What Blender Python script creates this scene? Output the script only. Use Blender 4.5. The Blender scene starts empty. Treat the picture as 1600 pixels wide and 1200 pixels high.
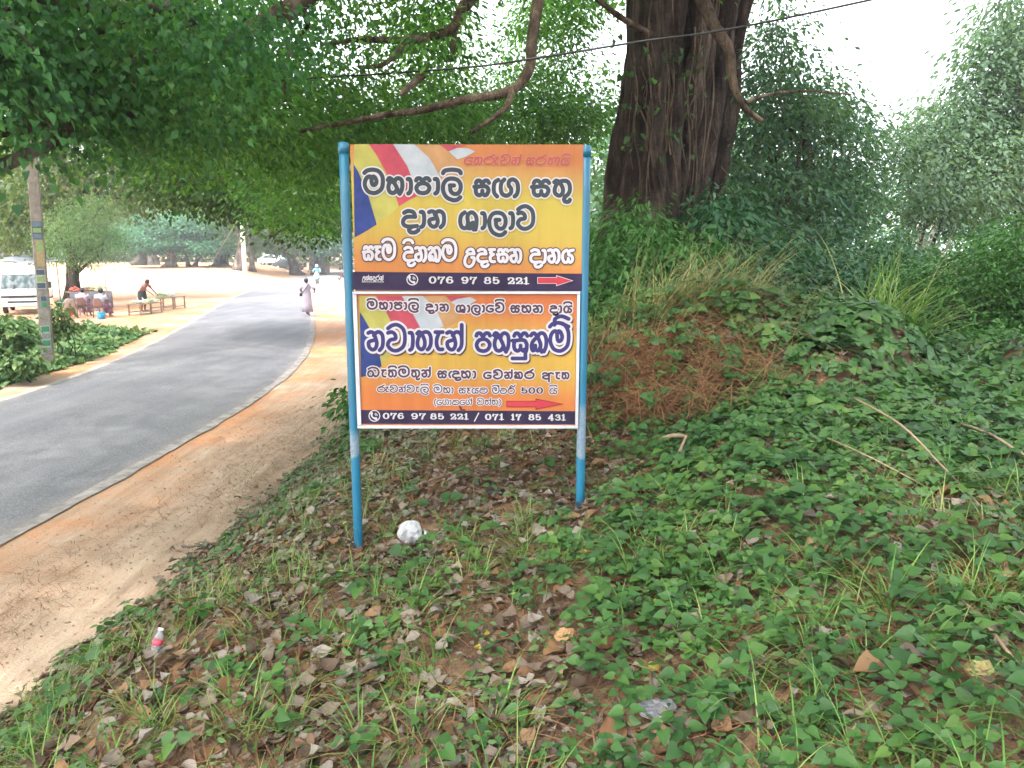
import bpy, math, random
import numpy as np
from mathutils import Vector, Matrix
R = math.radians
random.seed(7)
rng = np.random.default_rng(11)
sc = bpy.context.scene
C = sc.collection

# ------------------------------------------------------------------ camera, world, sun, exposure
F_PX, CAM_Z = 1155.0, 2.7
PITCH = math.atan(205.0 / F_PX)
cd = bpy.data.cameras.new('camera'); cam = bpy.data.objects.new('camera', cd); C.objects.link(cam)
cam.location = (0, 0, CAM_Z); cam.rotation_euler = (R(90) - PITCH, 0, 0)
cd.sensor_width = 36.0; cd.lens = 36.0 * F_PX / 1600.0; cd.clip_start = 0.05; cd.clip_end = 3000
sc.camera = cam

SUN_EL, SUN_AZ = R(60), R(222)            # azimuth clockwise from +Y: behind the camera, to the left
w = bpy.data.worlds.new('World'); sc.world = w; w.use_nodes = True
nt = w.node_tree; bg = nt.nodes['Background']
sky = nt.nodes.new('ShaderNodeTexSky'); sky.sky_type = 'NISHITA'; sky.sun_disc = False
sky.sun_elevation = SUN_EL; sky.sun_rotation = SUN_AZ
sky.dust_density = 6.0; sky.air_density = 1.0; sky.ozone_density = 0.6
hs = nt.nodes.new('ShaderNodeHueSaturation'); hs.inputs['Saturation'].default_value = 0.35; hs.inputs['Value'].default_value = 1.5   # thin bright cloud
nt.links.new(sky.outputs[0], hs.inputs['Color']); nt.links.new(hs.outputs[0], bg.inputs[0]); bg.inputs[1].default_value = 0.15
sl = bpy.data.lights.new('sun', 'SUN'); so = bpy.data.objects.new('sun', sl); C.objects.link(so)
sl.energy = 2.0; sl.angle = R(1.5); sl.color = (1, 0.95, 0.87)
sdir = Vector((math.sin(SUN_AZ) * math.cos(SUN_EL), math.cos(SUN_AZ) * math.cos(SUN_EL), math.sin(SUN_EL)))
so.rotation_euler = sdir.to_track_quat('Z', 'Y').to_euler(); so.location = (0, 0, 40)
vs = sc.view_settings; vs.view_transform = 'Standard'; vs.look = 'None'; vs.gamma = 1; vs.exposure = 2.5
sc.cycles.max_bounces = 7; sc.cycles.diffuse_bounces = 4; sc.cycles.glossy_bounces = 2
sc.cycles.transmission_bounces = 4; sc.cycles.transparent_max_bounces = 6
sc.cycles.use_denoising = True
sc.cycles.caustics_reflective = False; sc.cycles.caustics_refractive = False

# ------------------------------------------------------------------ helpers
def at(px, py, Y):
    """the point at distance Y on the ray through photo pixel (px, py)"""
    xc = (px - 800) / F_PX; yc = -(py - 600) / F_PX
    ry = math.cos(PITCH) + yc * math.sin(PITCH); rz = -math.sin(PITCH) + yc * math.cos(PITCH)
    t = Y / ry
    return Vector((xc * t, Y, CAM_Z + rz * t))
def at_np(px, py, Y):
    xc = (px - 800) / F_PX; yc = -(py - 600) / F_PX
    ry = math.cos(PITCH) + yc * math.sin(PITCH); rz = -math.sin(PITCH) + yc * math.cos(PITCH)
    t = Y / ry
    return np.stack([xc * t, Y + 0 * t, CAM_Z + rz * t], -1)
def on_z(px, py, z=0.0):
    xc = (px - 800) / F_PX; yc = -(py - 600) / F_PX
    ry = math.cos(PITCH) + yc * math.sin(PITCH); rz = -math.sin(PITCH) + yc * math.cos(PITCH)
    t = (z - CAM_Z) / rz
    return Vector((xc * t, ry * t, z))
def sst(t):
    t = np.clip(t, 0, 1); return t * t * (3 - 2 * t)
def _hash(i, j):
    n = (i * 374761393 + j * 668265263) & 0x7fffffff
    n = ((n ^ (n >> 13)) * 1274126177) & 0x7fffffff
    return ((n ^ (n >> 16)) & 0xffff) / 65535.0
def vnoise(x, y):
    x = np.asarray(x, float); y = np.asarray(y, float)
    i = np.floor(x).astype(np.int64); j = np.floor(y).astype(np.int64)
    u = sst(x - i); v = sst(y - j)
    return (_hash(i, j) * (1 - u) + _hash(i + 1, j) * u) * (1 - v) + (_hash(i, j + 1) * (1 - u) + _hash(i + 1, j + 1) * u) * v
def tag(o, label=None, cat=None, group=None, kind=None):
    if label: o['label'] = label
    if cat: o['category'] = cat
    if group: o['group'] = group
    if kind: o['kind'] = kind
    return o
def empty(name, loc, label, cat, rz=0.0, group=None):
    o = bpy.data.objects.new(name, None); C.objects.link(o); o.empty_display_size = 0.2
    o.location = loc; o.rotation_euler = (0, 0, rz)
    return tag(o, label, cat, group)
def link_mesh(name, me, mat, parent=None, smooth=False):
    o = bpy.data.objects.new(name, me); C.objects.link(o)
    if mat is not None: me.materials.append(mat)
    if parent is not None: o.parent = parent
    if smooth: me.polygons.foreach_set('use_smooth', [True] * len(me.polygons))
    return o
def mesh_np(name, V, F):
    me = bpy.data.meshes.new(name); V = np.asarray(V, np.float32); F = np.asarray(F, np.int32)
    m, k = F.shape
    me.vertices.add(len(V)); me.vertices.foreach_set('co', V.ravel())
    me.loops.add(m * k); me.loops.foreach_set('vertex_index', F.ravel())
    me.polygons.add(m); me.polygons.foreach_set('loop_start', np.arange(0, m * k, k, dtype=np.int32))
    me.update(calc_edges=True)
    return me

class MB:
    def __init__(s): s.v = []; s.f = []
    def box(s, c, d, rz=0.0, M=None, taper=1.0):
        b = len(s.v); cx, cy, cz = c; dx, dy, dz = d[0] / 2, d[1] / 2, d[2] / 2
        for (x, y, z) in ((-1,-1,-1),(1,-1,-1),(1,1,-1),(-1,1,-1),(-1,-1,1),(1,-1,1),(1,1,1),(-1,1,1)):
            k = taper if z > 0 else 1
            X, Y = x * dx * k, y * dy * k
            if rz: X, Y = X * math.cos(rz) - Y * math.sin(rz), X * math.sin(rz) + Y * math.cos(rz)
            p = Vector((cx + X, cy + Y, cz + z * dz))
            s.v.append(M @ p if M else p)
        for q in ((3,2,1,0),(4,5,6,7),(0,1,5,4),(1,2,6,5),(2,3,7,6),(3,0,4,7)): s.f.append([b + i for i in q])
        return s
    def tube(s, pts, rad, n=8, caps=True, wob=0.0):
        pts = [Vector(p) for p in pts]
        if not hasattr(rad, '__len__'): rad = [rad] * len(pts)
        b = len(s.v); ref = Vector((0.13, 0.97, 0.21)).normalized()
        for i, p in enumerate(pts):
            t = (pts[min(i + 1, len(pts) - 1)] - pts[max(i - 1, 0)]).normalized()
            if abs(t.dot(ref)) > 0.95: u = t.cross(Vector((1, 0, 0))).normalized()
            else: u = t.cross(ref).normalized()
            w_ = t.cross(u)
            for k in range(n):
                a = 2 * math.pi * k / n; r = rad[i] * (1 + (random.uniform(-wob, wob) if wob else 0))
                s.v.append(p + (u * math.cos(a) + w_ * math.sin(a)) * r)
        for i in range(len(pts) - 1):
            for k in range(n):
                k2 = (k + 1) % n
                s.f.append([b + i * n + k, b + i * n + k2, b + (i + 1) * n + k2, b + (i + 1) * n + k])
        if caps:
            s.f.append([b + k for k in range(n)][::-1]); e = b + (len(pts) - 1) * n
            s.f.append([e + k for k in range(n)])
        return s
    def lathe(s, rings, n=16, c=(0, 0, 0)):
        """rings: (cx, cy, z, rx, ry)"""
        b = len(s.v)
        for (x, y, z, rx, ry) in rings:
            for k in range(n):
                a = 2 * math.pi * k / n
                s.v.append(Vector((c[0] + x + rx * math.cos(a), c[1] + y + ry * math.sin(a), c[2] + z)))
        for i in range(len(rings) - 1):
            for k in range(n):
                k2 = (k + 1) % n
                s.f.append([b + i * n + k, b + i * n + k2, b + (i + 1) * n + k2, b + (i + 1) * n + k])
        s.f.append([b + k for k in range(n)][::-1]); e = b + (len(rings) - 1) * n
        s.f.append([e + k for k in range(n)])
        return s
    def ball(s, c, r, nu=12, nv=8, wob=0.0):
        if not hasattr(r, '__len__'): r = (r, r, r)
        rings = []
        for j in range(nv + 1):
            a = math.pi * j / nv - math.pi / 2; k = max(math.cos(a), 0.02)
            k *= 1 + (random.uniform(-wob, wob) if wob else 0)
            rings.append((0, 0, r[2] * math.sin(a), r[0] * k, r[1] * k))
        b0 = len(s.v); s.lathe(rings, nu, c)
        if wob:
            for i in range(b0, len(s.v)):
                d = s.v[i] - Vector(c); s.v[i] = Vector(c) + d * (1 + random.uniform(-wob, wob))
        return s
    def prism(s, poly, y0, y1, axis='y'):
        """outline of (a, b) pairs swept along an axis"""
        b = len(s.v); n = len(poly)
        for yy in (y0, y1):
            for (p, q) in poly:
                s.v.append(Vector((p, yy, q)) if axis == 'y' else (Vector((yy, p, q)) if axis == 'x' else Vector((p, q, yy))))
        for k in range(n):
            k2 = (k + 1) % n; s.f.append([b + k, b + k2, b + n + k2, b + n + k])
        s.f.append([b + k for k in range(n)][::-1]); s.f.append([b + n + k for k in range(n)])
        return s
    def build(s, name, mat, parent=None, smooth=False, bevel=0.0, origin=None):
        me = bpy.data.meshes.new(name); o3 = Vector(origin) if origin is not None else Vector((0, 0, 0))
        me.from_pydata([v - o3 for v in s.v], [], s.f); me.update()
        import bmesh
        bm = bmesh.new(); bm.from_mesh(me); bmesh.ops.recalc_face_normals(bm, faces=bm.faces); bm.to_mesh(me); bm.free()
        o = link_mesh(name, me, mat, parent, smooth)
        if bevel:
            m = o.modifiers.new('bevel', 'BEVEL'); m.width = bevel; m.segments = 2; m.limit_method = 'ANGLE'
        return o

# ------------------------------------------------------------------ materials
def mat_new(name):
    m = bpy.data.materials.new(name); m.use_nodes = True
    nt = m.node_tree; return m, nt, nt.nodes['Principled BSDF'], nt.nodes, nt.links
def ramp(N, stops):
    r = N.new('ShaderNodeValToRGB'); e = r.color_ramp.elements
    while len(e) < len(stops): e.new(0.5)
    for i, (p, c) in enumerate(stops): e[i].position = p; e[i].color = (*c, 1)
    return r
def noise_node(N, L, scale, detail=4, rough=0.6, vec=None, stretch=None):
    n = N.new('ShaderNodeTexNoise'); n.inputs['Scale'].default_value = scale; n.inputs['Detail'].default_value = detail
    n.inputs['Roughness'].default_value = rough
    g = N.new('ShaderNodeNewGeometry') if vec is None else None
    src = g.outputs['Position'] if g else vec
    if stretch:
        mp = N.new('ShaderNodeMapping'); mp.inputs['Scale'].default_value = stretch
        L.new(src, mp.inputs[0]); src = mp.outputs[0]
    L.new(src, n.inputs['Vector']); return n
def plain(name, col, rough=0.6, var=0.12, scale=6.0, metal=0.0, bump=0.0, spec=0.4):
    """painted or moulded surface with slight uneven tone"""
    m, nt, P, N, L = mat_new(name)
    n = noise_node(N, L, scale, 5)
    lo = tuple(max(0, c * (1 - var)) for c in col); hi = tuple(min(1, c * (1 + var)) for c in col)
    r = ramp(N, [(0.3, lo), (0.7, hi)]); L.new(n.outputs['Fac'], r.inputs[0]); L.new(r.outputs[0], P.inputs['Base Color'])
    P.inputs['Roughness'].default_value = rough; P.inputs['Metallic'].default_value = metal
    P.inputs['Specular IOR Level'].default_value = spec
    if bump:
        b = N.new('ShaderNodeBump'); b.inputs['Strength'].default_value = bump; b.inputs['Distance'].default_value = 0.02
        L.new(n.outputs['Fac'], b.inputs['Height']); L.new(b.outputs[0], P.inputs['Normal'])
    return m
def leaf_mat(name, cols, trans=0.35, rough=0.45, spec=0.4, patch=None):
    m, nt, P, N, L = mat_new(name)
    g = N.new('ShaderNodeNewGeometry')
    n = len(cols); r = ramp(N, [((i + 0.0) / max(n - 1, 1), c) for i, c in enumerate(cols)])
    fac = g.outputs['Random Per Island']
    if patch:                       # whole sprays differ in tone, not only single leaves
        nn = noise_node(N, L, patch, 2); mx = N.new('ShaderNodeMath'); mx.operation = 'MULTIPLY_ADD'
        L.new(nn.outputs['Fac'], mx.inputs[0]); mx.inputs[1].default_value = 1.3; mx.inputs[2].default_value = -0.45
        a = N.new('ShaderNodeMath'); a.operation = 'MULTIPLY_ADD'; L.new(g.outputs['Random Per Island'], a.inputs[0])
        a.inputs[1].default_value = 0.6; L.new(mx.outputs[0], a.inputs[2]); fac = a.outputs[0]
    L.new(fac, r.inputs[0]); L.new(r.outputs[0], P.inputs['Base Color'])
    P.inputs['Roughness'].default_value = rough + .1; P.inputs['Specular IOR Level'].default_value = spec * .5
    t = N.new('ShaderNodeBsdfTranslucent')
    br = N.new('ShaderNodeMixRGB'); br.blend_type = 'MULTIPLY'; br.inputs[0].default_value = 1
    br.inputs[2].default_value = (1.3, 1.35, 0.6, 1); L.new(r.outputs[0], br.inputs[1]); L.new(br.outputs[0], t.inputs[0])
    mix = N.new('ShaderNodeMixShader'); mix.inputs[0].default_value = trans
    L.new(P.outputs[0], mix.inputs[1]); L.new(t.outputs[0], mix.inputs[2])
    L.new(mix.outputs[0], N['Material Output'].inputs[0])
    return m
def bark_mat(name, c1, c2, c3, sc_=6.0, st=(1, 1, 0.13)):
    m, nt, P, N, L = mat_new(name)
    n = noise_node(N, L, sc_, 9, 0.72, stretch=st); n2 = noise_node(N, L, 1.9, 6, 0.65); n3 = noise_node(N, L, 30, 6, 0.75)
    r = ramp(N, [(0.36, c1), (0.5, c2), (0.66, c3)]); L.new(n.outputs['Fac'], r.inputs[0])
    r2 = ramp(N, [(0.38, (0.5, 0.48, 0.46)), (0.5, (1, 1, 1)), (0.66, (1.5, 1.6, 1.55))]); L.new(n2.outputs['Fac'], r2.inputs[0])     # lichen and damp patches
    mx = N.new('ShaderNodeMixRGB'); mx.blend_type = 'MULTIPLY'; mx.inputs[0].default_value = 0.9
    L.new(r.outputs[0], mx.inputs[1]); L.new(r2.outputs[0], mx.inputs[2])
    r3 = ramp(N, [(0.3, (0.6, 0.6, 0.6)), (0.6, (1.2, 1.2, 1.2))]); L.new(n3.outputs['Fac'], r3.inputs[0])
    m2 = N.new('ShaderNodeMixRGB'); m2.blend_type = 'MULTIPLY'; m2.inputs[0].default_value = 0.8; L.new(mx.outputs[0], m2.inputs[1]); L.new(r3.outputs[0], m2.inputs[2]); L.new(m2.outputs[0], P.inputs['Base Color'])
    b = N.new('ShaderNodeBump'); b.inputs['Strength'].default_value = 1.0; b.inputs['Distance'].default_value = 0.12
    su = N.new('ShaderNodeMath'); su.operation = 'MULTIPLY_ADD'; L.new(n3.outputs['Fac'], su.inputs[0]); su.inputs[1].default_value = 0.35; L.new(n.outputs['Fac'], su.inputs[2])
    L.new(su.outputs[0], b.inputs['Height']); L.new(b.outputs[0], P.inputs['Normal'])
    P.inputs['Roughness'].default_value = 0.95; P.inputs['Specular IOR Level'].default_value = 0.1
    return m

M = {}
M['bark_fig'] = bark_mat('bark_fig', (0.015, 0.011, 0.0095), (0.05, 0.034, 0.029), (0.12, 0.09, 0.078))
M['bark_bough'] = bark_mat('bark_bough', (0.035, 0.024, 0.018), (0.1, 0.07, 0.052), (0.19, 0.145, 0.115))
M['bark_grey'] = bark_mat('bark_grey', (0.05, 0.042, 0.036), (0.13, 0.11, 0.095), (0.25, 0.22, 0.19))
M['bark_dark'] = bark_mat('bark_dark', (0.018, 0.014, 0.012), (0.05, 0.04, 0.032), (0.1, 0.08, 0.065))
M['bark_pale'] = bark_mat('bark_pale', (0.2, 0.17, 0.15), (0.36, 0.32, 0.29), (0.5, 0.47, 0.44))
M['leaf_fig'] = leaf_mat('leaf_fig', [(0.0258, 0.0735, 0.0280), (0.0501, 0.1404, 0.0389), (0.0857, 0.2003, 0.0466), (0.1428, 0.2538, 0.0622)], 0.58, patch=0.9)
M['leaf_bo'] = leaf_mat('leaf_bo', [(0.0239, 0.0857, 0.0446), (0.0449, 0.1355, 0.0594), (0.0672, 0.1855, 0.0668), (0.1120, 0.2284, 0.0742)], 0.58, 0.4, patch=0.9)
M['leaf_road'] = leaf_mat('leaf_road', [(0.0128, 0.0387, 0.0102), (0.0255, 0.0718, 0.0153), (0.0459, 0.0994, 0.0204), (0.0816, 0.0939, 0.0204)], 0.4, patch=0.5)
M['leaf_yel'] = leaf_mat('leaf_yel', [(0.0231, 0.0594, 0.0149), (0.0462, 0.0940, 0.0223), (0.0847, 0.1188, 0.0297), (0.1155, 0.1287, 0.0347)], 0.45, patch=0.3)
M['leaf_blue'] = leaf_mat('leaf_blue', [(0.0180, 0.0630, 0.0405), (0.0315, 0.1080, 0.0630), (0.0540, 0.1440, 0.0765)], 0.35, patch=0.4)
M['leaf_far'] = leaf_mat('leaf_far', [(0.0210, 0.0525, 0.0210), (0.0420, 0.0840, 0.0315), (0.0700, 0.1120, 0.0420)], 0.35, patch=0.15)
M['leaf_right'] = leaf_mat('leaf_right', [(0.0180, 0.0524, 0.0358), (0.0360, 0.0960, 0.0537), (0.0630, 0.1309, 0.0597), (0.0989, 0.1659, 0.0715)], 0.42, patch=0.6)
M['leaf_hazed'] = leaf_mat('leaf_hazed', [(0.0279, 0.0612, 0.0396), (0.0465, 0.0900, 0.0540), (0.0682, 0.1188, 0.0720), (0.0930, 0.1440, 0.0936)], 0.5, 0.6, patch=0.6)  # paler variant of leaf_right, glare haze put into the leaf colour
M['leaf_dark'] = leaf_mat('leaf_dark', [(0.0088, 0.0370, 0.0177), (0.0173, 0.0646, 0.0257), (0.0289, 0.0924, 0.0281)], 0.3, 0.35, patch=0.8)
M['leaf_fern'] = leaf_mat('leaf_fern', [(0.0180, 0.0585, 0.0162), (0.0360, 0.1073, 0.0226), (0.0630, 0.1560, 0.0316)], 0.35, 0.35, patch=1.0)
M['leaf_vine'] = leaf_mat('leaf_vine', [(0.0172, 0.0483, 0.0156), (0.0275, 0.0740, 0.0199), (0.0392, 0.0966, 0.0218), (0.0706, 0.1224, 0.0249)], 0.25, 0.4, 0.5, patch=2.0)
M['leaf_weed'] = leaf_mat('leaf_weed', [(0.0150, 0.0475, 0.0150), (0.0300, 0.0808, 0.0263), (0.0525, 0.1140, 0.0338), (0.0900, 0.1235, 0.0450), (0.0750, 0.0570, 0.0263)], 0.25, 0.5, patch=3.0)
M['leaf_dusty'] = leaf_mat('leaf_dusty', [(0.0375, 0.0638, 0.0300), (0.0675, 0.0900, 0.0488), (0.1125, 0.1275, 0.0825), (0.1500, 0.1425, 0.1050)], 0.2, 0.6, patch=2.0)
M['leaf_verge'] = leaf_mat('leaf_verge', [(0.0358, 0.1001, 0.0358), (0.0644, 0.1430, 0.0501), (0.1144, 0.1859, 0.0715), (0.1573, 0.2145, 0.0715)], 0.3, patch=0.8)
M['leaf_dry'] = leaf_mat('leaf_dry', [(0.0445, 0.0304, 0.0223), (0.0944, 0.0662, 0.0502), (0.1389, 0.1104, 0.0890), (0.1888, 0.1656, 0.1476), (0.1111, 0.0607, 0.0334)], 0.12, 0.75, 0.2)
M['leaf_brown'] = leaf_mat('leaf_brown', [(0.0750, 0.0360, 0.0180), (0.1500, 0.0800, 0.0405), (0.2100, 0.1360, 0.0810)], 0.12, 0.6, 0.3)
M['leaf_yellow'] = leaf_mat('leaf_yellow', [(0.3000, 0.2250, 0.0300), (0.2700, 0.2550, 0.0450), (0.2250, 0.2550, 0.0375)], 0.25, 0.5)
M['straw'] = leaf_mat('straw', [(0.0578, 0.0261, 0.0135), (0.1156, 0.0570, 0.0294), (0.1850, 0.1045, 0.0588), (0.1387, 0.0570, 0.0271)], 0.1, 0.8, 0.2)
M['grass'] = leaf_mat('grass', [(0.0425, 0.1105, 0.0213), (0.0765, 0.1615, 0.0340), (0.1275, 0.2125, 0.0510), (0.2125, 0.2125, 0.0850)], 0.3, 0.45)
M['grass_dry'] = leaf_mat('grass_dry', [(0.0711, 0.1155, 0.0360), (0.1423, 0.1401, 0.0574), (0.2134, 0.1814, 0.0934), (0.1566, 0.1072, 0.0503)], 0.2, 0.7)
M['pebble'] = leaf_mat('pebble', [(0.1620, 0.1080, 0.0743), (0.2970, 0.2025, 0.1485), (0.4455, 0.3510, 0.2835)], 0.02, 0.9, 0.2)
M['twig'] = plain('twig', (0.19, 0.14, 0.095), 0.85, 0.3, 20, spec=0.2)
M['blue_paint'] = None

# ------------------------------------------------------------------ ground
def road_c(y):
    return np.interp(y, [-60, 0, 8, 13, 18, 24, 30, 45, 64, 90, 140, 400], [-8.0, -7.35, -7.15, -7.05, -7.55, -8.9, -10.5, -14.6, -18.8, -22.5, -24, -30])
RW = 4.6
ys_r = np.arange(-60, 401, 0.5)
_rc = road_c(ys_r); k = np.ones(9) / 9; _rc2 = np.convolve(np.pad(_rc, 4, 'edge'), k, 'valid'); _rc2 = np.convolve(np.pad(_rc2, 4, 'edge'), k, 'valid')
def road_x(y): return np.interp(y, ys_r, _rc2)
def foot_shift(y): return 0.5 * sst((7.5 - y) / 3.5)
def ground_h(x, y, fine=True):
    x = np.asarray(x, float); y = np.asarray(y, float)
    wob = 0.35 * (vnoise(y * 0.7, x * 0 + 3.1) - 0.5)
    bank = 1.15 * sst((x + 2.85 + foot_shift(y) + wob) / (2.1 + foot_shift(y)))
    far = 1 - sst((y - 16) / 8) * 0.35
    z = bank * far + 0.5 * sst((x + 1.2) / 3.5) * far
    z = z + 0.66 * np.exp(-(np.abs((x - 2.0) / 1.5) ** 2.4) - np.abs((y - 6.25) / .85) ** 2.4)
    z = z - 0.55 * sst((y - 7.3) / 1.6) * sst((x - .2) / 1.2) * far + 0.55 * (vnoise(x * 1.7 + 2, y * 2.1) - .45) * sst((x - .7) / .8) * sst((y - 4.8) / .8)
    z = z + 0.25 * np.exp(-((x - 0.3) / 0.9) ** 2 - ((y - 6.6) / 0.8) ** 2)
    off = np.abs(x - road_x(y)) - RW / 2
    z = z + 1.1 * sst((y - 62) / 22) * sst((off - 1) / 6) + 0.5 * sst((y - 90) / 60)
    z = z - 0.012 * sst((2.0 - np.abs(off - 0.9)) / 2.0)
    rough = sst(off / 0.8)
    if fine:
        onb = sst((x + 2.9 + foot_shift(y)) / 1.0)
        z = z + rough * ((vnoise(x * 1.3, y * 1.3) - 0.5) * 0.05 + (vnoise(x * 4, y * 4 + 9) - 0.5) * (0.02 + 0.06 * onb) + (vnoise(x * 11, y * 11) - 0.5) * (0.008 + 0.02 * onb))
    z = np.where(off < 0.02, np.minimum(z, -0.03), z)
    z = z - 0.105 * np.exp(-((x + .83) / .45) ** 2 - ((y - 3.8) / .5) ** 2) - 0.045 * np.exp(-((x - .36) / .4) ** 2 - ((y - 3.8) / .5) ** 2)
    return z
def axis_lines(lo, hi, d0, d1, step, grow=1.12):
    a = list(np.arange(d0, d1 + 1e-6, step)); s = step; v = d0
    while v > lo: s *= grow; v -= s; a.insert(0, v)
    s = step; v = d1
    while v < hi: s *= grow; v += s; a.append(v)
    return np.array(a)
gx = axis_lines(-900, 900, -6, 5, 0.05, 1.07); gy = axis_lines(-300, 1500, 0.6, 11, 0.05, 1.05)
GX, GY = np.meshgrid(gx, gy); GZ = ground_h(GX, GY)
V = np.stack([GX, GY, GZ], -1).reshape(-1, 3); nx = len(gx)
ii = (np.arange(len(gy) - 1)[:, None] * nx + np.arange(nx - 1)[None]).ravel()
me = mesh_np('ground', V, np.stack([ii, ii + 1, ii + nx + 1, ii + nx], -1))
def ground_material():
    m, nt, P, N, L = mat_new('ground_soil')
    g = N.new('ShaderNodeNewGeometry'); sep = N.new('ShaderNodeSeparateXYZ'); L.new(g.outputs['Position'], sep.inputs[0])
    big = noise_node(N, L, 0.55, 6, 0.65); mid = noise_node(N, L, 3.5, 7, 0.7); fine = noise_node(N, L, 60, 4, 0.7)
    tr = noise_node(N, L, 1.6, 7, 0.7, stretch=(3.5, 0.32, 1))       # ruts and drifts along the verge
    dirt = ramp(N, [(0.30, (0.27, 0.185, 0.13)), (0.5, (0.38, 0.275, 0.2)), (0.7, (0.47, 0.36, 0.28))])
    L.new(tr.outputs['Fac'], dirt.inputs[0])
    orange = ramp(N, [(0.4, (0, 0, 0)), (0.58, (1, 1, 1))]); L.new(big.outputs['Fac'], orange.inputs[0])
    mo = N.new('ShaderNodeMixRGB'); mo.inputs[2].default_value = (0.45, 0.2, 0.09, 1)
    om = N.new('ShaderNodeMath'); om.operation = 'MULTIPLY'; om.inputs[1].default_value = 0.85; L.new(orange.outputs[0], om.inputs[0])
    # the iron-red soil lies in a strip beside the carriageway
    mr = N.new('ShaderNodeMapRange'); mr.inputs[1].default_value = -3.5; mr.inputs[2].default_value = -4.6; L.new(sep.outputs[0], mr.inputs[0])
    om2 = N.new('ShaderNodeMath'); om2.operation = 'MULTIPLY'; L.new(om.outputs[0], om2.inputs[0]); L.new(mr.outputs[0], om2.inputs[1])
    L.new(om2.outputs[0], mo.inputs[0]); L.new(dirt.outputs[0], mo.inputs[1])
    soil = ramp(N, [(0.3, (0.07, 0.045, 0.03)), (0.55, (0.15, 0.095, 0.06)), (0.75, (0.23, 0.15, 0.1))]); L.new(mid.outputs['Fac'], soil.inputs[0])
    mb = N.new('ShaderNodeMapRange'); mb.inputs[1].default_value = -3.2; mb.inputs[2].default_value = -2.3
    ad = N.new('ShaderNodeMath'); ad.operation = 'MULTIPLY_ADD'; L.new(mid.outputs['Fac'], ad.inputs[0]); ad.inputs[1].default_value = 1.2
    sub = N.new('ShaderNodeMath'); sub.operation = 'SUBTRACT'; L.new(sep.outputs[0], sub.inputs[0]); sub.inputs[1].default_value = 0.6
    L.new(sub.outputs[0], ad.inputs[2]); L.new(ad.outputs[0], mb.inputs[0])
    fin = N.new('ShaderNodeMixRGB'); L.new(mb.outputs[0], fin.inputs[0]); L.new(mo.outputs[0], fin.inputs[1]); L.new(soil.outputs[0], fin.inputs[2])
    sp = ramp(N, [(0.3, (0.72, 0.7, 0.68)), (0.62, (1.12, 1.12, 1.12))]); L.new(fine.outputs['Fac'], sp.inputs[0])
    mm = N.new('ShaderNodeMixRGB'); mm.blend_type = 'MULTIPLY'; mm.inputs[0].default_value = 0.8
    L.new(fin.outputs[0], mm.inputs[1]); L.new(sp.outputs[0], mm.inputs[2]); L.new(mm.outputs[0], P.inputs['Base Color'])
    P.inputs['Roughness'].default_value = 0.95; P.inputs['Specular IOR Level'].default_value = 0.15
    b = N.new('ShaderNodeBump'); b.inputs['Strength'].default_value = 0.6; b.inputs['Distance'].default_value = 0.03
    s2 = N.new('ShaderNodeMath'); s2.operation = 'ADD'; L.new(tr.outputs['Fac'], s2.inputs[0]); L.new(fine.outputs['Fac'], s2.inputs[1])
    L.new(s2.outputs[0], b.inputs['Height']); L.new(b.outputs[0], P.inputs['Normal'])
    return m
o = link_mesh('ground', me, ground_material(), None, True); tag(o, kind='structure')

def strip(name, y0, y1, step, o0, o1, z, mat, side=1, crown=0.0, wob=0.0, n=2):
    ys = np.arange(y0, y1, step); t = np.linspace(0, 1, n)
    dx = np.gradient(road_x(ys), ys); nrm = np.stack([np.ones_like(dx), -dx], -1); nrm /= np.linalg.norm(nrm, axis=1)[:, None]
    rows = []
    for tt in t:
        off = o0 + (o1 - o0) * tt
        wv = (vnoise(ys * 2.3, ys * 0 + off * 7) - 0.5) * wob + (vnoise(ys * 9, ys * 0 + off * 3) - 0.5) * wob * 0.5
        X = road_x(ys) + nrm[:, 0] * (off + wv); Y = ys + nrm[:, 1] * (off + wv)
        Z = z + crown * (1 - (2 * tt - 1) ** 2) + ys * 0 + 0.5 * sst((ys - 90) / 60)
        rows.append(np.stack([X, Y, Z], -1))
    V = np.stack(rows, 1).reshape(-1, 3); ii = (np.arange(len(ys) - 1)[:, None] * n + np.arange(n - 1)[None]).ravel()
    me = mesh_np(name, V, np.stack([ii, ii + 1, ii + n + 1, ii + n], -1))
    at_ = me.attributes.new('across', 'FLOAT', 'POINT'); at_.data.foreach_set('value', np.tile(t, len(ys)).astype(np.float32))
    return link_mesh(name, me, mat, None, True)
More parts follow.
